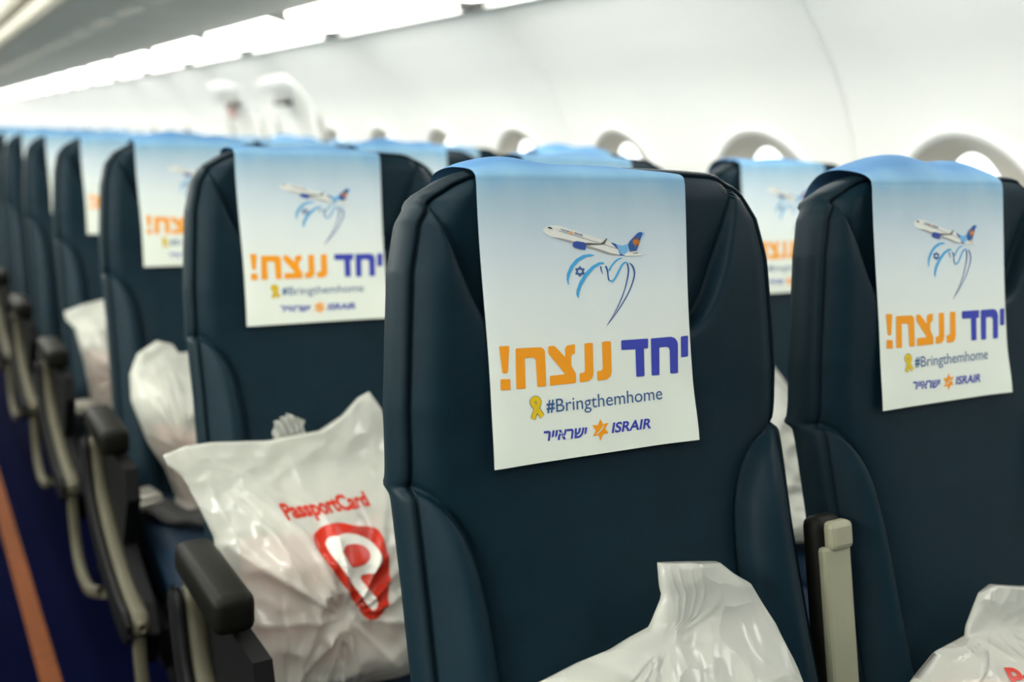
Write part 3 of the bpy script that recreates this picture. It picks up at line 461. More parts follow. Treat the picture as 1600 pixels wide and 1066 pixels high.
def build_backrest():
    nc = 221
    vs = np.concatenate([[0, -.002, -.004, -.007, -.010, -.014, -.018, -.022], np.linspace(-.025, -.45, 220), np.linspace(-.453, -.76, 80)])
    s = np.linspace(-1, 1, nc)
    X = half_width(vs)[:, None] * s[None, :]; Vv = np.repeat(vs[:, None], nc, 1).copy()
    Vv[:10] -= (0.004 * (s ** 2))[None, :] * np.linspace(1, 0, 10)[:, None]
    H = leather_h(X, Vv); P = sp(X, Vv, H)
    nr = len(vs); V = P.reshape(-1, 3).tolist(); idx = np.arange(nr * nc).reshape(nr, nc)
    xc = (X[:-1, :-1] + X[1:, 1:]) / 2; vc = (Vv[:-1, :-1] + Vv[1:, 1:]) / 2
    _, ih, ib = regions(xc, vc)
    quads = np.stack([idx[:-1, :-1], idx[1:, :-1], idx[1:, 1:], idx[:-1, 1:]], -1)
    gn = np.cross(np.gradient(P, axis=1), np.gradient(P, axis=0)).reshape(-1, 3); gn /= np.linalg.norm(gn, axis=1)[:, None] + 1e-12
    if gn[len(gn) // 2, 1] > 0: gn = -gn
    VA = P.reshape(-1, 3)
    def sub(mask):
        F = quads[mask]; u, inv = np.unique(F, return_inverse=True); inv = inv.reshape(F.shape)
        return VA[u], inv, gn[u]
    out = {}
    for nm, m in (('headrest', ih & ~ib), ('backrest', ~ih & ~ib), ('bolster_l', ib & (xc < SEAM_X)), ('bolster_r', ib & (xc > SEAM_X))):
        v_, f_, n_ = sub(m); out[nm] = mesh_from(nm, v_, f_, 'leather'); out[nm].normals_split_custom_set_from_vertices([tuple(q) for q in n_])
    # side band around the rim
    rim = [(r, 0) for r in range(nr - 1, 0, -1)] + [(0, c) for c in range(nc)] + [(r, nc - 1) for r in range(1, nr)]
    rx = np.array([X[a] for a in rim]); rv = np.array([Vv[a] for a in rim]); rh = np.array([H[a] for a in rim])
    tx, tv = np.gradient(rx), np.gradient(rv)
    for _ in range(12):
        tx = np.convolve(np.pad(tx, 1, mode='edge'), [.25, .5, .25], 'valid'); tv = np.convolve(np.pad(tv, 1, mode='edge'), [.25, .5, .25], 'valid')
    L = np.hypot(tx, tv); nx, nv = -tv / L, tx / L
    prof = [(0, 0), (.0008, -.0035), (.0022, -.0035), (.0035, -.0005), (.007, -.001), (.0105, -.005), (.0130, -.012), (.0138, -.022), (.0125, -.033), (.008, -.044), (.001, -.051), (-.02, -.054)]
    RV = np.concatenate([sp(rx + nx * o, rv + nv * o * 0.65, rh + dd) for o, dd in prof]); m = len(rim)
    RF = [(j * m + i, j * m + i + 1, (j + 1) * m + i + 1, (j + 1) * m + i) for j in range(len(prof) - 1) for i in range(m - 1)]
    out['side_band'] = mesh_from('side_band', RV, RF, 'leather_side')
    # stitches: short dashes on both sides of the seam
    SV, SF = [], []
    acc = 0; seg = np.hypot(np.diff(rx), np.diff(rv)); cum = np.concatenate([[0], np.cumsum(seg)])
    for o, dd in ((.0052, -.0008),):
        for q in np.arange(0.03, cum[-1] - 0.03, 0.0055):
            a = [np.interp(q + e, cum, arr) for e in (0, .0034) for arr in (rx, rv, rh, nx, nv)]
            pts = []
            for k in (0, 5):
                x_, v_, h_, nx_, nv_ = a[k:k + 5]
                for w in (-.0004, .0004):
                    hh = h_ + dd if o > 0 else float(leather_h(np.array([x_ + nx_ * (o + w)]), np.array([min(v_ + nv_ * (o + w), -.001)]))[0])
                    pts += [sp(x_ + nx_ * (o + w), v_ + nv_ * (0.65 * o + w), hh - .0004), sp(x_ + nx_ * (o + w), v_ + nv_ * (0.65 * o + w), hh + .0003)]
            b = len(SV); SV += pts
            SF += [(b, b + 1, b + 3, b + 2), (b + 4, b + 6, b + 7, b + 5), (b, b + 4, b + 5, b + 1), (b + 1, b + 5, b + 7, b + 3), (b + 3, b + 7, b + 6, b + 2)]
    out['stitching'] = mesh_from('stitching', SV, SF, 'thread', smooth=False)
    # plastic shell behind
    pr = [(-.016, -.044), (-.010, -.048), (-.008, -.054), (-.012, -.068), (-.024, -.082), (-.05, -.092)]
    dlow = 0.003 * smooth(-0.33, -0.40, rv)
    SVv = np.concatenate([sp(rx + nx * (o + (dlow if 0 < q < 5 else 0)), rv + nv * o, -0.012 + dd) for q, (o, dd) in enumerate(pr)])
    SFf = [(j * m + i, j * m + i + 1, (j + 1) * m + i + 1, (j + 1) * m + i) for j in range(len(pr) - 1) for i in range(m - 1)]
    b = (len(pr) - 1) * m
    for i in range(m // 2): SFf.append((b + i, b + i + 1, b + m - 2 - i, b + m - 1 - i))
    out['back_shell'] = mesh_from('back_shell', SVv, SFf, 'shell_plastic')
    return out
BR = build_backrest()
# seat cushion with a rounded, drooping front edge
def cushion_mesh():
    V, F = [], []; nx, ny = 26, 34
    sec = catmull([(-.10, .385), (-.12, .445), (-.20, .452), (-.40, .458), (-.54, .462), (-.60, .452), (-.632, .42), (-.636, .375), (-.60, .345), (-.30, .335), (-.10, .34)], 5)
    ring = len(sec)
    for i in range(nx + 1):
        s = -1 + 2 * i / nx; k = max(0, (abs(s) - 0.80) / 0.20); sq = 1 - 0.10 * k ** 2.5; x = 0.222 * s
        for y, z in sec:
            zc, yc = 0.40, -0.36
            V.append((x, yc + (y - yc) * (1 - 0.05 * k ** 3), zc + (z - zc) * (1 - 0.45 * k ** 3) + 0.004 * math.sin(s * 3)))
    for i in range(nx):
        for k in range(ring - 1): F.append((i * ring + k, (i + 1) * ring + k, (i + 1) * ring + k + 1, i * ring + k + 1))
        F.append((i * ring + ring - 1, (i + 1) * ring + ring - 1, (i + 1) * ring, i * ring))
    F.append(tuple(range(ring))); F.append(tuple(range(nx * ring + ring - 1, nx * ring - 1, -1)))
    return mesh_from('seat_cushion', V, F, 'cushion_fabric')
CUSH = cushion_mesh()
def frame_mesh(legs):
    bm = bmesh.new()
    add_box(bm, -0.24, 0.24, -0.52, -0.46, 0.27, 0.33, bevel=0.01); add_box(bm, -0.24, 0.24, -0.18, -0.12, 0.27, 0.33, bevel=0.01)
    add_box(bm, -0.235, -0.215, -0.56, -0.10, 0.26, 0.34, bevel=0.005); add_box(bm, 0.215, 0.235, -0.56, -0.10, 0.26, 0.34, bevel=0.005)
    if legs:
        for x in (-0.12, 0.12):
            add_box(bm, x - 0.02, x + 0.02, -0.53, -0.45, 0.0, 0.28, bevel=0.008); add_box(bm, x - 0.02, x + 0.02, -0.19, -0.11, 0.0, 0.28, bevel=0.008)
            add_box(bm, x - 0.015, x + 0.015, -0.54, -0.05, 0.0, 0.05, bevel=0.005)
    return bm_mesh('seat_frame', bm, 'frame_black')
FRAME = frame_mesh(True)
AX = -0.2459            # the armrest plane between two seats
def aisle_arm():
    d = {}
    bm = bmesh.new(); add_box(bm, -0.0245, 0.0245, -0.10, 0.10, -0.0235, 0.0235, bevel=0.012, seg=3)
    for v in bm.verts:
        t = (v.co.y + 0.10) / 0.20
        if v.co.z < 0: v.co.z *= 0.75 + 0.25 * (1 - t)
    d['pad'] = bm_mesh('arm_pad', bm, 'arm_dark', smooth=True)
    path = catmull([(-.27, .615), (-.285, .56), (-.32, .50), (-.40, .45), (-.50, .415), (-.60, .395), (-.665, .395)], 8)
    d['rail'] = mesh_from('arm_rail', *sweep(path, rrect(0.030, 0.045, 0.012), taper=True), 'arm_beige_shaded')
    d['edge'] = mesh_from('rail_edge', *sweep(path + np.array([0.004, -0.004]), rrect(0.012, 0.056, 0.005), taper=True), 'frame_black')
    bm = bmesh.new(); prof = [(-.25, .61), (-.50, .61), (-.52, .56), (-.46, .46), (-.60, .41), (-.64, .37), (-.60, .30), (-.15, .30), (-.15, .50)]
    f = bm.faces.new([bm.verts.new((0, y, z)) for y, z in prof]); r = bmesh.ops.extrude_face_region(bm, geom=[f])
    bmesh.ops.translate(bm, vec=(0.022, 0, 0), verts=[v for v in r['geom'] if isinstance(v, bmesh.types.BMVert)])
    d['side'] = bm_mesh('side_panel', bm, 'frame_black')
    path = catmull([(.10, .40), (.09, .33), (.06, .265), (.0, .232), (-.10, .235), (-.20, .268), (-.28, .30)], 8)
    d['hook'] = mesh_from('lower_rail', *sweep(path, rrect(0.020, 0.024, 0.008)), 'arm_beige_shaded')
    return d
AA = aisle_arm()
def raised_arm():
    d = {}
    M = Matrix.Translation((0, -0.128, 0.50)) @ Matrix.Rotation(-math.atan(0.062 / 0.30), 4, 'X')
    bm = bmesh.new(); add_box(bm, -0.022, 0.0205, -0.016, 0.010, -0.02, 0.308, bevel=0.012, seg=3, M=M); d['frame'] = bm_mesh('arm_pad', bm, 'arm_dark', smooth=True)
    bm = bmesh.new(); add_box(bm, -0.0185, 0.0205, -0.022, -0.010, -0.02, 0.277, bevel=0.004, M=M); d['panel'] = bm_mesh('arm_panel', bm, 'arm_beige')
    bm = bmesh.new(); add_box(bm, -0.011, 0.0215, -0.0265, -0.008, 0.272, 0.302, bevel=0.006, M=M); d['tip'] = bm_mesh('arm_tip', bm, 'arm_beige')
    return d
RA = raised_arm()
def belt_meshes():
    strap = catmull([(-.225, -.22), (-.215, -.29), (-.18, -.36), (-.13, -.425), (-.06, -.45)], 6); V, F = [], []
    for i, p in enumerate(strap):
        t = strap[min(i + 1, len(strap) - 1)] - strap[max(i - 1, 0)]; t /= np.linalg.norm(t); nn = np.array([-t[1], t[0]]) * 0.024
        z = 0.466 + 0.012 * math.sin(i * 0.45) ** 2
        for s_ in (1, -1):
            for dz in (0, 0.003): V.append((p[0] + nn[0] * s_, p[1] + nn[1] * s_, z + dz + 0.006 * s_))
    for i in range(len(strap) - 1):
        a, b = i * 4, (i + 1) * 4
        F += [(a, a + 2, b + 2, b), (a + 1, b + 1, b + 3, a + 3), (a, b, b + 1, a + 1), (a + 2, a + 3, b + 3, b + 2)]
    s1 = mesh_from('belt_strap', V, F, 'belt_black')
    bm = bmesh.new(); add_box(bm, -0.035, 0.035, -0.026, 0.026, -0.008, 0.010, bevel=0.006); add_box(bm, -0.020, 0.030, -0.021, 0.021, 0.008, 0.020, bevel=0.006)
    add_box(bm, -0.055, -0.030, -0.018, 0.018, -0.004, 0.004, bevel=0.002)
    return s1, bm_mesh('buckle', bm, 'buckle_metal')
STRAP, BUCKLE = belt_meshes()

COLN = ['aisle', 'middle', 'window']
ROWS = [10, 18, 26]
def seat_label(j, i):
    special = {(0, 0): 'large dark navy leather aisle seat in sharp focus in the foreground', (1, 0): 'dark navy leather middle seat at the right edge, beside the foreground seat',
               (2, 0): 'navy leather window seat of the nearest row, just past the right edge',
               (0, 1): 'dark navy leather aisle seat holding the big white bag with red shield',
               (2, 1): 'blurred navy window seat of the second row, seen between the two nearest seats'}
    return special.get((j, i), f'blurred navy leather {COLN[j]} seat in the {ORD[i]} row back')
for j in range(3):
    for i in range(ROWS[j]):
        root = empty('airliner_seat', (j * SEAT_PITCH + SEAT_SHIFT, i * PITCH, 0))
        tag(root, seat_label(j, i), 'seat', f'{COLN[j]} seats')
        for nm, me in (('backrest', BR['backrest']), ('headrest', BR['headrest']), ('side_bolster', BR['bolster_l']), ('side_bolster', BR['bolster_r']), ('side_band', BR['side_band']), ('back_shell', BR['back_shell'])):
            link(nm, me, root)
        link('seat_cushion', CUSH, root); link('seat_frame', FRAME, root)
        if i < 6:
            tag(link('stitching', BR['stitching'], root), kind='stuff')
            if j == 0:
                a = link('armrest', AA['pad'], root, (AX - 0.032, -0.345, 0.640))
                link('side_panel', AA['side'], root, (AX - 0.030, 0, 0)); link('arm_rail', AA['rail'], root, (AX - 0.040, 0, 0)); link('rail_edge', AA['edge'], root, (AX - 0.060, 0, 0)); link('lower_rail', AA['hook'], root, (AX - 0.042, 0, 0))
            else:
                a = link('armrest', RA['frame'], root, (AX - 0.008, 0, 0)); link('arm_panel', RA['panel'], a); link('arm_tip', RA['tip'], a)
        if j == 0 and 2 <= i < 5:
            b = link('seat_belt', STRAP, root); bk = link('buckle', BUCKLE, b, (-0.215, -0.315, 0.484)); bk.rotation_euler = (0.25, 0.1, 0.5)

# ------------------------------------------------------------------ printed headrest covers
CW = 0.2265
def cover_path(variant):
    y1, z1 = sp(0, -0.012, 0.0)[1:]
    y0, z0 = sp(0, -0.258, 0.0)[1:]
    top = {0: [(0.016, 1.1520), (0.045, 1.1545), (0.075, 1.1505), (0.092, 1.142), (0.100, 1.120), (0.098, 1.06)],
           1: [(0.016, 1.156), (0.040, 1.163), (0.070, 1.160), (0.090, 1.147), (0.100, 1.122), (0.098, 1.05)],
           2: [(0.014, 1.152), (0.045, 1.1545), (0.075, 1.152), (0.092, 1.142), (0.100, 1.120), (0.098, 1.07)]}[variant]
    front = [(y0 + (y1 - y0) * t, z0 + (z1 - z0) * t) for t in np.linspace(0, 1, 30)]
    bend = catmull([front[-1], (y1 + 0.004, z1 + 0.0085)] + top, 8)
    path = np.array(front[:-1] + [tuple(q) for q in bend])
    return path
def cover_mesh(variant):
    path = cover_path(variant); seg = np.linalg.norm(np.diff(path, axis=0), axis=1); s = np.concatenate([[0], np.cumsum(seg)])
    nu = 57; us = np.linspace(-CW / 2, CW / 2, nu); V, F, UV = [], [], []
    for (y, z), ss in zip(path, s):
        topf = smooth(0.245, 0.30, ss)
        for u in us:
            w = 0.0
            if variant == 0: w = 0.0065 * math.exp(-((u + 0.068) / 0.035) ** 2) - 0.003 * math.exp(-((u - 0.11) / 0.05) ** 2)
            if variant == 1: w = 0.010 * math.exp(-((u + 0.03) / 0.045) ** 2) + 0.005 * math.exp(-((u - 0.07) / 0.03) ** 2) - 0.004 * math.exp(-((u + 0.113) / 0.03) ** 2)
            if variant == 2: w = 0.0015 + 0.002 * math.sin(u * 40)
            w -= 0.003 * (abs(u) / (CW / 2)) ** 4
            edge = max(0, (abs(u) - 0.095) / 0.018) ** 2 * 0.0022
            dx = 0.0015 * math.sin(ss * 22 + (u > 0) * 2.0) * (abs(u) / (CW / 2)) ** 6
            corner = smooth(0.06, 0.0, ss) * max(0, (abs(u) - 0.06) / 0.053) ** 2 * (0.004 if u > 0 else 0.002)
            fr = 1 - topf
            V.append((u + dx, y - (-edge * 0.5 + corner) * fr, z + w * topf - edge * topf)); UV.append(((u + CW / 2) / CW, ss / 0.44))
    for i in range(len(path) - 1):
        for k in range(nu - 1): F.append((i * nu + k, i * nu + k + 1, (i + 1) * nu + k + 1, (i + 1) * nu + k))
    me = mesh_from('headrest_cover', V, F, 'cover_cloth')
    uvl = me.uv_layers.new(name='UVMap')
    for lp in me.loops: uvl.data[lp.index].uv = UV[lp.vertex_index]
    return me
def text_mesh(body, shear=0.0, offset=0.0):
    c = bpy.data.curves.new('text', 'FONT'); c.body = body; c.shear = shear; c.offset = offset; c.resolution_u = 4
    o = bpy.data.objects.new('text', c); COL.objects.link(o); me = bpy.data.meshes.new_from_object(o)
    co = np.array([v.co[:2] for v in me.vertices]); fs = [tuple(p.vertices) for p in me.polygons]
    bpy.data.objects.remove(o); bpy.data.curves.remove(c); bpy.data.meshes.remove(me)
    co -= co.min(0); return co, fs
class Print:
    """Flat shapes in (u, v) gathered by colour, laid on the cloth in thin layers."""
    def __init__(self): self.V, self.F, self.M, self.mats = [], [], [], []
    def add(self, pts, faces, m, layer=0):
        if m not in self.mats: self.mats.append(m)
        b = len(self.V); self.V += [(float(a), float(c), layer) for a, c in pts]; self.F += [tuple(b + int(i) for i in f) for f in faces]; self.M += [self.mats.index(m)] * len(faces)
    def poly(self, pts, m, layer=0, rounded=False):
        if rounded:
            q = np.array(pts); q = catmull(list(q) + [q[0]], 4)[:-1]; pts = [tuple(a) for a in q]
        self.add(pts, [tuple(range(len(pts)))], m, layer)
    def stroke(self, pts, ws, m, layer=0, n=5):
        q = catmull([(a, b, w) for (a, b), w in zip(pts, ws)], n) if n > 1 else np.array([(a, b, w) for (a, b), w in zip(pts, ws)])
        t = np.gradient(q[:, :2], axis=0); t /= np.linalg.norm(t, axis=1)[:, None]; nn = np.stack([-t[:, 1], t[:, 0]], 1) * q[:, 2:3] / 2
        L, R = q[:, :2] + nn, q[:, :2] - nn; k = len(q)
        self.add(list(L) + list(R), [(i, i + 1, k + i + 1, k + i) for i in range(k - 1)], m, layer)
    def text(self, body, p0, p1, h, m, layer=0, shear=0.0, offset=0.0, up=None):
        co, fs = text_mesh(body, shear, offset)
        p0, p1 = np.array(p0), np.array(p1); e = (p1 - p0) / co[:, 0].max(); hh = np.array(up if up is not None else (0, h)) / (0.70 if co[:, 1].max() < 0.75 else co[:, 1].max())
        base = 0.0
        pts = p0 + co[:, :1] * e + co[:, 1:] * hh
        self.add(pts, fs, m, layer)
    def build(self, name, place, grid=0.012):
        bm = bmesh.new(); vs = [bm.verts.new(v) for v in self.V]
        for f, mi in zip(self.F, self.M):
            try: fc = bm.faces.new([vs[i] for i in f]); fc.material_index = mi
            except ValueError: pass
        bmesh.ops.triangulate(bm, faces=bm.faces[:])
        co = np.array([v.co[:2] for v in bm.verts])
        for ax in (0, 1):
            for c in np.arange(math.floor(co[:, ax].min() / grid) * grid, co[:, ax].max(), grid):
                no = (1, 0, 0) if ax == 0 else (0, 1, 0)
                bmesh.ops.bisect_plane(bm, geom=bm.verts[:] + bm.edges[:] + bm.faces[:], plane_co=Vector(no) * float(c), plane_no=no)
        for f in bm.faces:
            f.normal_update()
            if f.normal.z < 0: f.normal_flip()
        for v in bm.verts: v.co = Vector(place(v.co.x, v.co.y, round(v.co.z)))
        me = bpy.data.meshes.new(name); bm.to_mesh(me); bm.free()
        for m in self.mats: me.materials.append(MATS[m])
        return me
def on_cover(u, v, layer):
    ss = v + 0.258
    edge = max(0, (abs(u) - 0.095) / 0.018) ** 2 * 0.0022
    corner = smooth(0.06, 0.0, ss) * max(0, (abs(u) - 0.06) / 0.053) ** 2 * (0.004 if u > 0 else 0.002)
    y1, z1 = sp(0, -0.012, 0.0)[1:]; y0, z0 = sp(0, -0.258, 0.0)[1:]; t = (v + 0.258) / 0.246
    return (u, y0 + (y1 - y0) * t + edge * 0.5 - corner - 0.00025 - 0.00007 * layer, z0 + (z1 - z0) * t)
def make_prints():
    out = {}
    p = Print()
    for i, (m, pts) in enumerate(PLANE): p.poly(pts, m, 1 + min(i, 5))
    for q in PLANE_WINDOWS: p.poly(q, 'print_black', 4)
    p.text('רייארשי', TXT['pl0'], TXT['pl1'], 0.0021, 'print_navy', 5, up=np.array(TXT['pl0t']) - np.array(TXT['pl0']), offset=0.02)
    p.text('ISRAIR', TXT['pl2'], TXT['pl3'], 0.0021, 'print_navy', 5, up=np.array(TXT['pl0t']) - np.array(TXT['pl0']), offset=0.02)
    out['airplane_print'] = p.build('airplane_print', on_cover)
    p = Print()
    for m, pts in FLAG: p.poly(pts, m, 1)
    for i, (m, pts, ws) in enumerate(FLAG_STROKES): p.stroke(pts, ws, m, 1 + i % 3)
    for i, tri in enumerate(DAVID): 
        for a, b in zip(tri[:-1], tri[1:]): p.stroke([a, b], [0.0011, 0.0011], 'print_navy', 2 + i, n=1)
    out['flag_ribbon_print'] = p.build('flag_ribbon_print', on_cover)
    p = Print()
    for q in SLOGAN_ORANGE: p.poly(q, 'print_slogan_orange', 1)
    for q in SLOGAN_BLUE: p.poly(q, 'print_slogan_blue', 1)
    out['slogan_print'] = p.build('slogan_print', on_cover)
    p = Print()
    n = len(RIBBON_STROKE)
    p.stroke(RIBBON_STROKE, [0.0053] * n, 'print_black', 1); p.stroke(RIBBON_STROKE, [0.0045] * n, 'print_yellow', 2)
    out['yellow_ribbon_print'] = p.build('yellow_ribbon_print', on_cover)
    p = Print()
    a, b = np.array(TXT['hash0']), np.array(TXT['hash1']); b[1] = a[1] = -0.2150
    cut = a + (b - a) * 0.066
    p.text('#', a, cut, 0.0118, 'print_steel', 1, offset=0.03)
    co, fs = text_mesh('Bringthemhome'); desc = 0.0   # the g hangs below the line
    co2, _ = text_mesh('B'); full = co[:, 1].max(); capm = co2[:, 1].max(); below = full - capm if full > capm else 0
    s0 = a + (b - a) * 0.078; e = (b - s0) / co[:, 0].max(); hh = np.array((0, 0.0118)) / capm
    p.add(s0 + co[:, :1] * e + (co[:, 1:] - below * 0.94) * hh, fs, 'print_steel', 1)
    out['hashtag_print'] = p.build('hashtag_print', on_cover)
    p = Print()
    p.text('ISRAIR', TXT['isr0'], TXT['isr1'], 0.0098, 'print_slogan_blue', 1, shear=0.2, offset=0.028)
    p.text('רייארשי', TXT['heb0'], TXT['heb1'], 0.0098, 'print_slogan_blue', 1, shear=0.2, offset=0.028)
    p.poly(STAR_LOGO, 'print_slogan_orange', 1); p.stroke(STAR_SLASH, [0.0003, 0.0011, 0.0011, 0.0004], 'print_white', 2)
    out['airline_logo_print'] = p.build('airline_logo_print', on_cover)
    return out
PRINTS = make_prints()
COVERS = [cover_mesh(k) for k in range(3)]
def cover_label(j, i):
    special = {(0, 0): 'sharply focused printed headrest cover with airplane and slogan on the foreground seat',
               (1, 0): 'printed headrest cover with airplane and slogan on the seat at the right edge',
               (2, 0): 'printed headrest cover on the nearest window seat past the right edge',
               (0, 1): 'printed headrest cover on the seat above the red shield bag',
               (2, 1): 'blurred printed headrest cover seen between the two nearest seats'}
    return special.get((j, i), f'blurred blue and white headrest cover on the {COLN[j]} seat, {ORD[i]} row back')
for j in range(3):
    for i in range(ROWS[j]):
        var = {(0, 0): 0, (1, 0): 1}.get((j, i), (2, 0, 1)[(i * 7 + j * 3) % 3] if i > 1 else 2)
        o = link('headrest_cover', COVERS[var], None, (j * SEAT_PITCH, i * PITCH, 0))
        tag(o, cover_label(j, i), 'headrest cover', 'printed headrest covers')
        if (j == 0 and i < 6) or i < 3:
            for nm, me in PRINTS.items(): link(nm, me, o)

# the seats across the aisle, out of the picture to the left
for j in range(3):
    for i in range(9):
        root = empty('airliner_seat', (MIRROR - j * SEAT_PITCH - SEAT_SHIFT, i * PITCH, 0))
        tag(root, f'navy leather {COLN[j]} seat across the aisle to the left, {ORD[i]} row back', 'seat', 'seats across the aisle')
        for nm, me in (('backrest', BR['backrest']), ('headrest', BR['headrest']), ('side_bolster', BR['bolster_l']), ('side_bolster', BR['bolster_r']), ('side_band', BR['side_band']), ('back_shell', BR['back_shell']), ('seat_cushion', CUSH), ('seat_frame', FRAME)):
            link(nm, me, root)
        ar = link('armrest', RA['frame'], root, (-AX, 0, 0)); link('arm_panel', RA['panel'], ar); link('arm_tip', RA['tip'], ar)
        o = link('headrest_cover', COVERS[2], None, (MIRROR - j * SEAT_PITCH - SEAT_SHIFT, i * PITCH, 0))
        tag(o, f'headrest cover on the {COLN[j]} seat across the aisle to the left, {ORD[i]} row', 'headrest cover', 'headrest covers across the aisle')
        if i < 2:
            for nm, me in PRINTS.items(): link(nm, me, o)

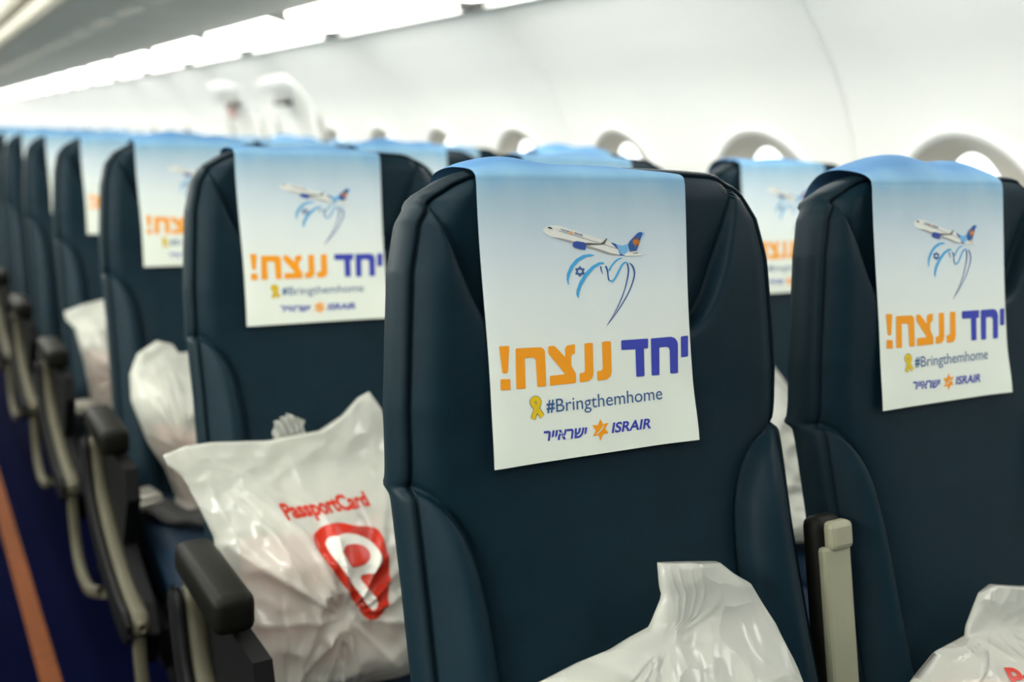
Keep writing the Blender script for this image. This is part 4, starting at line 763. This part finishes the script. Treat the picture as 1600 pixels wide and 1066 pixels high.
# ------------------------------------------------------------------ plastic bags on the seats
def make_bag(key, label, thick, seed, prints=(), contents='contents_pink', fold=0.25, group=None):
    b = BAGS[key]; j, i = b['seat']; off = b['off']; N = 96
    rnd = random.Random(seed)
    L, R = resample(b['L'], N), resample(b['R'], N); T, B = resample(b['T'], N), resample(b['B'], N)
    s = np.linspace(0, 1, N)[None, :, None]; t = np.linspace(0, 1, N)[:, None, None]
    P = (1 - s) * L[:, None] + s * R[:, None] + (1 - t) * T[None] + t * B[None] - ((1 - s) * (1 - t) * L[0] + s * (1 - t) * R[0] + (1 - s) * t * L[-1] + s * t * R[-1])
    s2, t2 = s[..., 0], t[..., 0]
    es = np.clip(1 - np.abs(2 * s2 - 1) ** 2.6, 0, 1) ** 0.55
    full = smooth(fold * 0.4, fold * 1.7, t2); low = np.clip((1 - t2) / 0.10, 0, 1) ** 0.5
    body = es * (0.12 + 0.88 * full) * low
    # folds radiating from pinched points, plus crumple
    wr = np.zeros((N, N)); pinch = [(rnd.uniform(-0.1, 0.3), rnd.uniform(-0.1, 0.2)), (rnd.uniform(0.7, 1.1), rnd.uniform(-0.1, 0.25)), (rnd.uniform(0.3, 0.7), rnd.uniform(0.5, 0.8)), (rnd.uniform(0.0, 1.0), rnd.uniform(0.9, 1.1))]
    for (ps, pt) in pinch:
        a = np.arctan2(t2 - pt, s2 - ps); r = np.hypot(t2 - pt, s2 - ps); ph = rnd.uniform(0, 6)
        k = rnd.uniform(9, 15); wr += np.exp(-r / 0.45) * (1 - np.abs(np.sin(a * k / 2 + ph + 1.2 * np.sin(3 * a + ph)))) ** 2.2 * np.clip(r / 0.12, 0, 1)
    V = []; nz = np.zeros((N, N)); fz = np.zeros((N, N))
    for a in range(N):
        for c in range(N):
            q = Vector((P[a, c, 0] * 22 + seed, P[a, c, 1] * 22, seed * 1.7))
            nz[a, c] = abs(noise.noise(q)) - 0.25; fz[a, c] = noise.noise(q * 0.35)
    damp = np.clip(es * 1.5, 0, 1) * np.clip((1 - t2) / 0.06, 0, 1)
    d = thick * body * (1 + 0.25 * fz) + (0.017 * wr * damp - 0.013 * nz * damp) * (0.10 + 0.90 * full) + 0.006 * fz
    front = sp(P[..., 0], P[..., 1], off + d); back = sp(P[..., 0], P[..., 1], np.maximum(off - 0.25 * thick * body - 0.003, 0.012 + 0 * body))
    if True:
        f2 = front.reshape(-1, 3); b2 = back.reshape(-1, 3); V = np.concatenate([f2, b2]); F = []; o2 = N * N
        for a in range(N - 1):
            for c in range(N - 1):
                q = (a * N + c, (a + 1) * N + c, (a + 1) * N + c + 1, a * N + c + 1); F.append(q)
                F.append(tuple(o2 + x for x in q[::-1]))
        rim = [(0, c) for c in range(N)] + [(a, N - 1) for a in range(1, N)] + [(N - 1, c) for c in range(N - 2, -1, -1)] + [(a, 0) for a in range(N - 2, 0, -1)]
        rid = [a * N + c for a, c in rim]
        for a, c in zip(rid, rid[1:] + rid[:1]): F.append((a, c, o2 + c, o2 + a))
    loc = (j * SEAT_PITCH, i * PITCH, 0)
    o = link('plastic_bag', mesh_from('plastic_bag', V, F, 'bag_plastic'), None, loc); tag(o, label, 'plastic bag', group)
    # lumpy contents inside
    n2 = 28; CV, CF = [], []
    for a in range(n2):
        for c in range(n2):
            ss, tt = 0.12 + 0.76 * c / (n2 - 1), 0.42 + 0.55 * a / (n2 - 1)
            ia, ic = tt * (N - 1), ss * (N - 1); a0, c0 = int(ia), int(ic); p = P[a0, c0]
            e = (1 - abs(2 * c / (n2 - 1) - 1) ** 4) * (1 - abs(2 * a / (n2 - 1) - 1) ** 4)
            dd = off + d[a0, c0] * 0.55 * e + 0.02 * noise.noise(Vector((p[0] * 30, p[1] * 30, seed))) * e - 0.004
            CV.append(sp(p[0], p[1], max(dd, 0.014)))
    for a in range(n2 - 1):
        for c in range(n2 - 1): CF.append((a * n2 + c, (a + 1) * n2 + c, (a + 1) * n2 + c + 1, a * n2 + c + 1))
    link('bag_contents', mesh_from('bag_contents', CV, CF, contents), o)
    tree = BVHTree.FromPolygons([tuple(v) for v in V], F)
    def on_bag(u, v, layer):
        q = sp(u, v, 0.5); nrm = Vector(sp(0, 0, 0) - sp(0, 0, 1)).normalized()
        hit = tree.ray_cast(Vector(q), nrm)
        q2 = hit[0] if hit[0] is not None else Vector(sp(u, v, off + thick * 0.8))
        q2 = q2 - nrm * (0.0008 + 0.0008 * layer); return tuple(q2)
    for nm, pr in prints: link(nm, pr.build(nm, on_bag, 0.0035), o)
    return o
def bag_text(p0, dn, p1):
    pr = Print(); p0, dn, p1 = map(np.array, (p0, dn, p1)); upv = p0 - dn
    co, fs = text_mesh('PassportCard', 0, 0.035); c2, _ = text_mesh('P'); cap = c2[:, 1].max(); below = max(0, co[:, 1].max() - cap) * 0.9
    pr.add(dn + co[:, :1] * (p1 - dn) / co[:, 0].max() + (co[:, 1:] - below) * upv / cap, fs, 'print_red', 1); return pr
sh = Print()
for q, (m, pts) in enumerate(SHIELD): sh.poly(pts, m, 1 + q, rounded=True)
bag2 = make_bag('A2', 'big white plastic bag with red shield logo on the second aisle seat', 0.085, 11, [('shield_print', sh), ('brand_print', bag_text(*BAGTXT))], fold=0.3)
HV, HF = [], []
for a in range(9):
    for c in range(25):
        x = -0.112 + 0.046 * c / 24; hv = -0.425 + 0.046 * (a / 8) * (1 - 0.25 * abs(c / 12 - 1))
        HV.append(sp(x, hv, 0.075 + 0.008 * math.sin(c * 1.3 + a) + 0.004 * math.sin(c * 3.1)))
for a in range(8):
    for c in range(24): HF.append((a * 25 + c, a * 25 + c + 1, (a + 1) * 25 + c + 1, (a + 1) * 25 + c))
link('handle_flap', mesh_from('handle_flap', HV, HF, 'bag_plastic'), bag2)
make_bag('A1', 'crumpled white plastic bag with upright flap on the foreground seat', 0.075, 23, contents='contents_grey', fold=0.32)
make_bag('B1', 'white plastic bag at the bottom right corner on the middle seat', 0.075, 5, [('brand_print', bag_text(*BAGTXT_B1))], fold=0.25)
make_bag('A3', 'blurred rounded white bag on the third aisle seat, left of the shield bag', 0.07, 31, fold=0.2)
make_bag('A4', 'small blurred white and pink bag on the fourth aisle seat', 0.06, 47, fold=0.15)
make_bag('C2', 'white bag glimpsed in the gap between the two nearest seats', 0.06, 53, fold=0.2, contents='contents_grey')
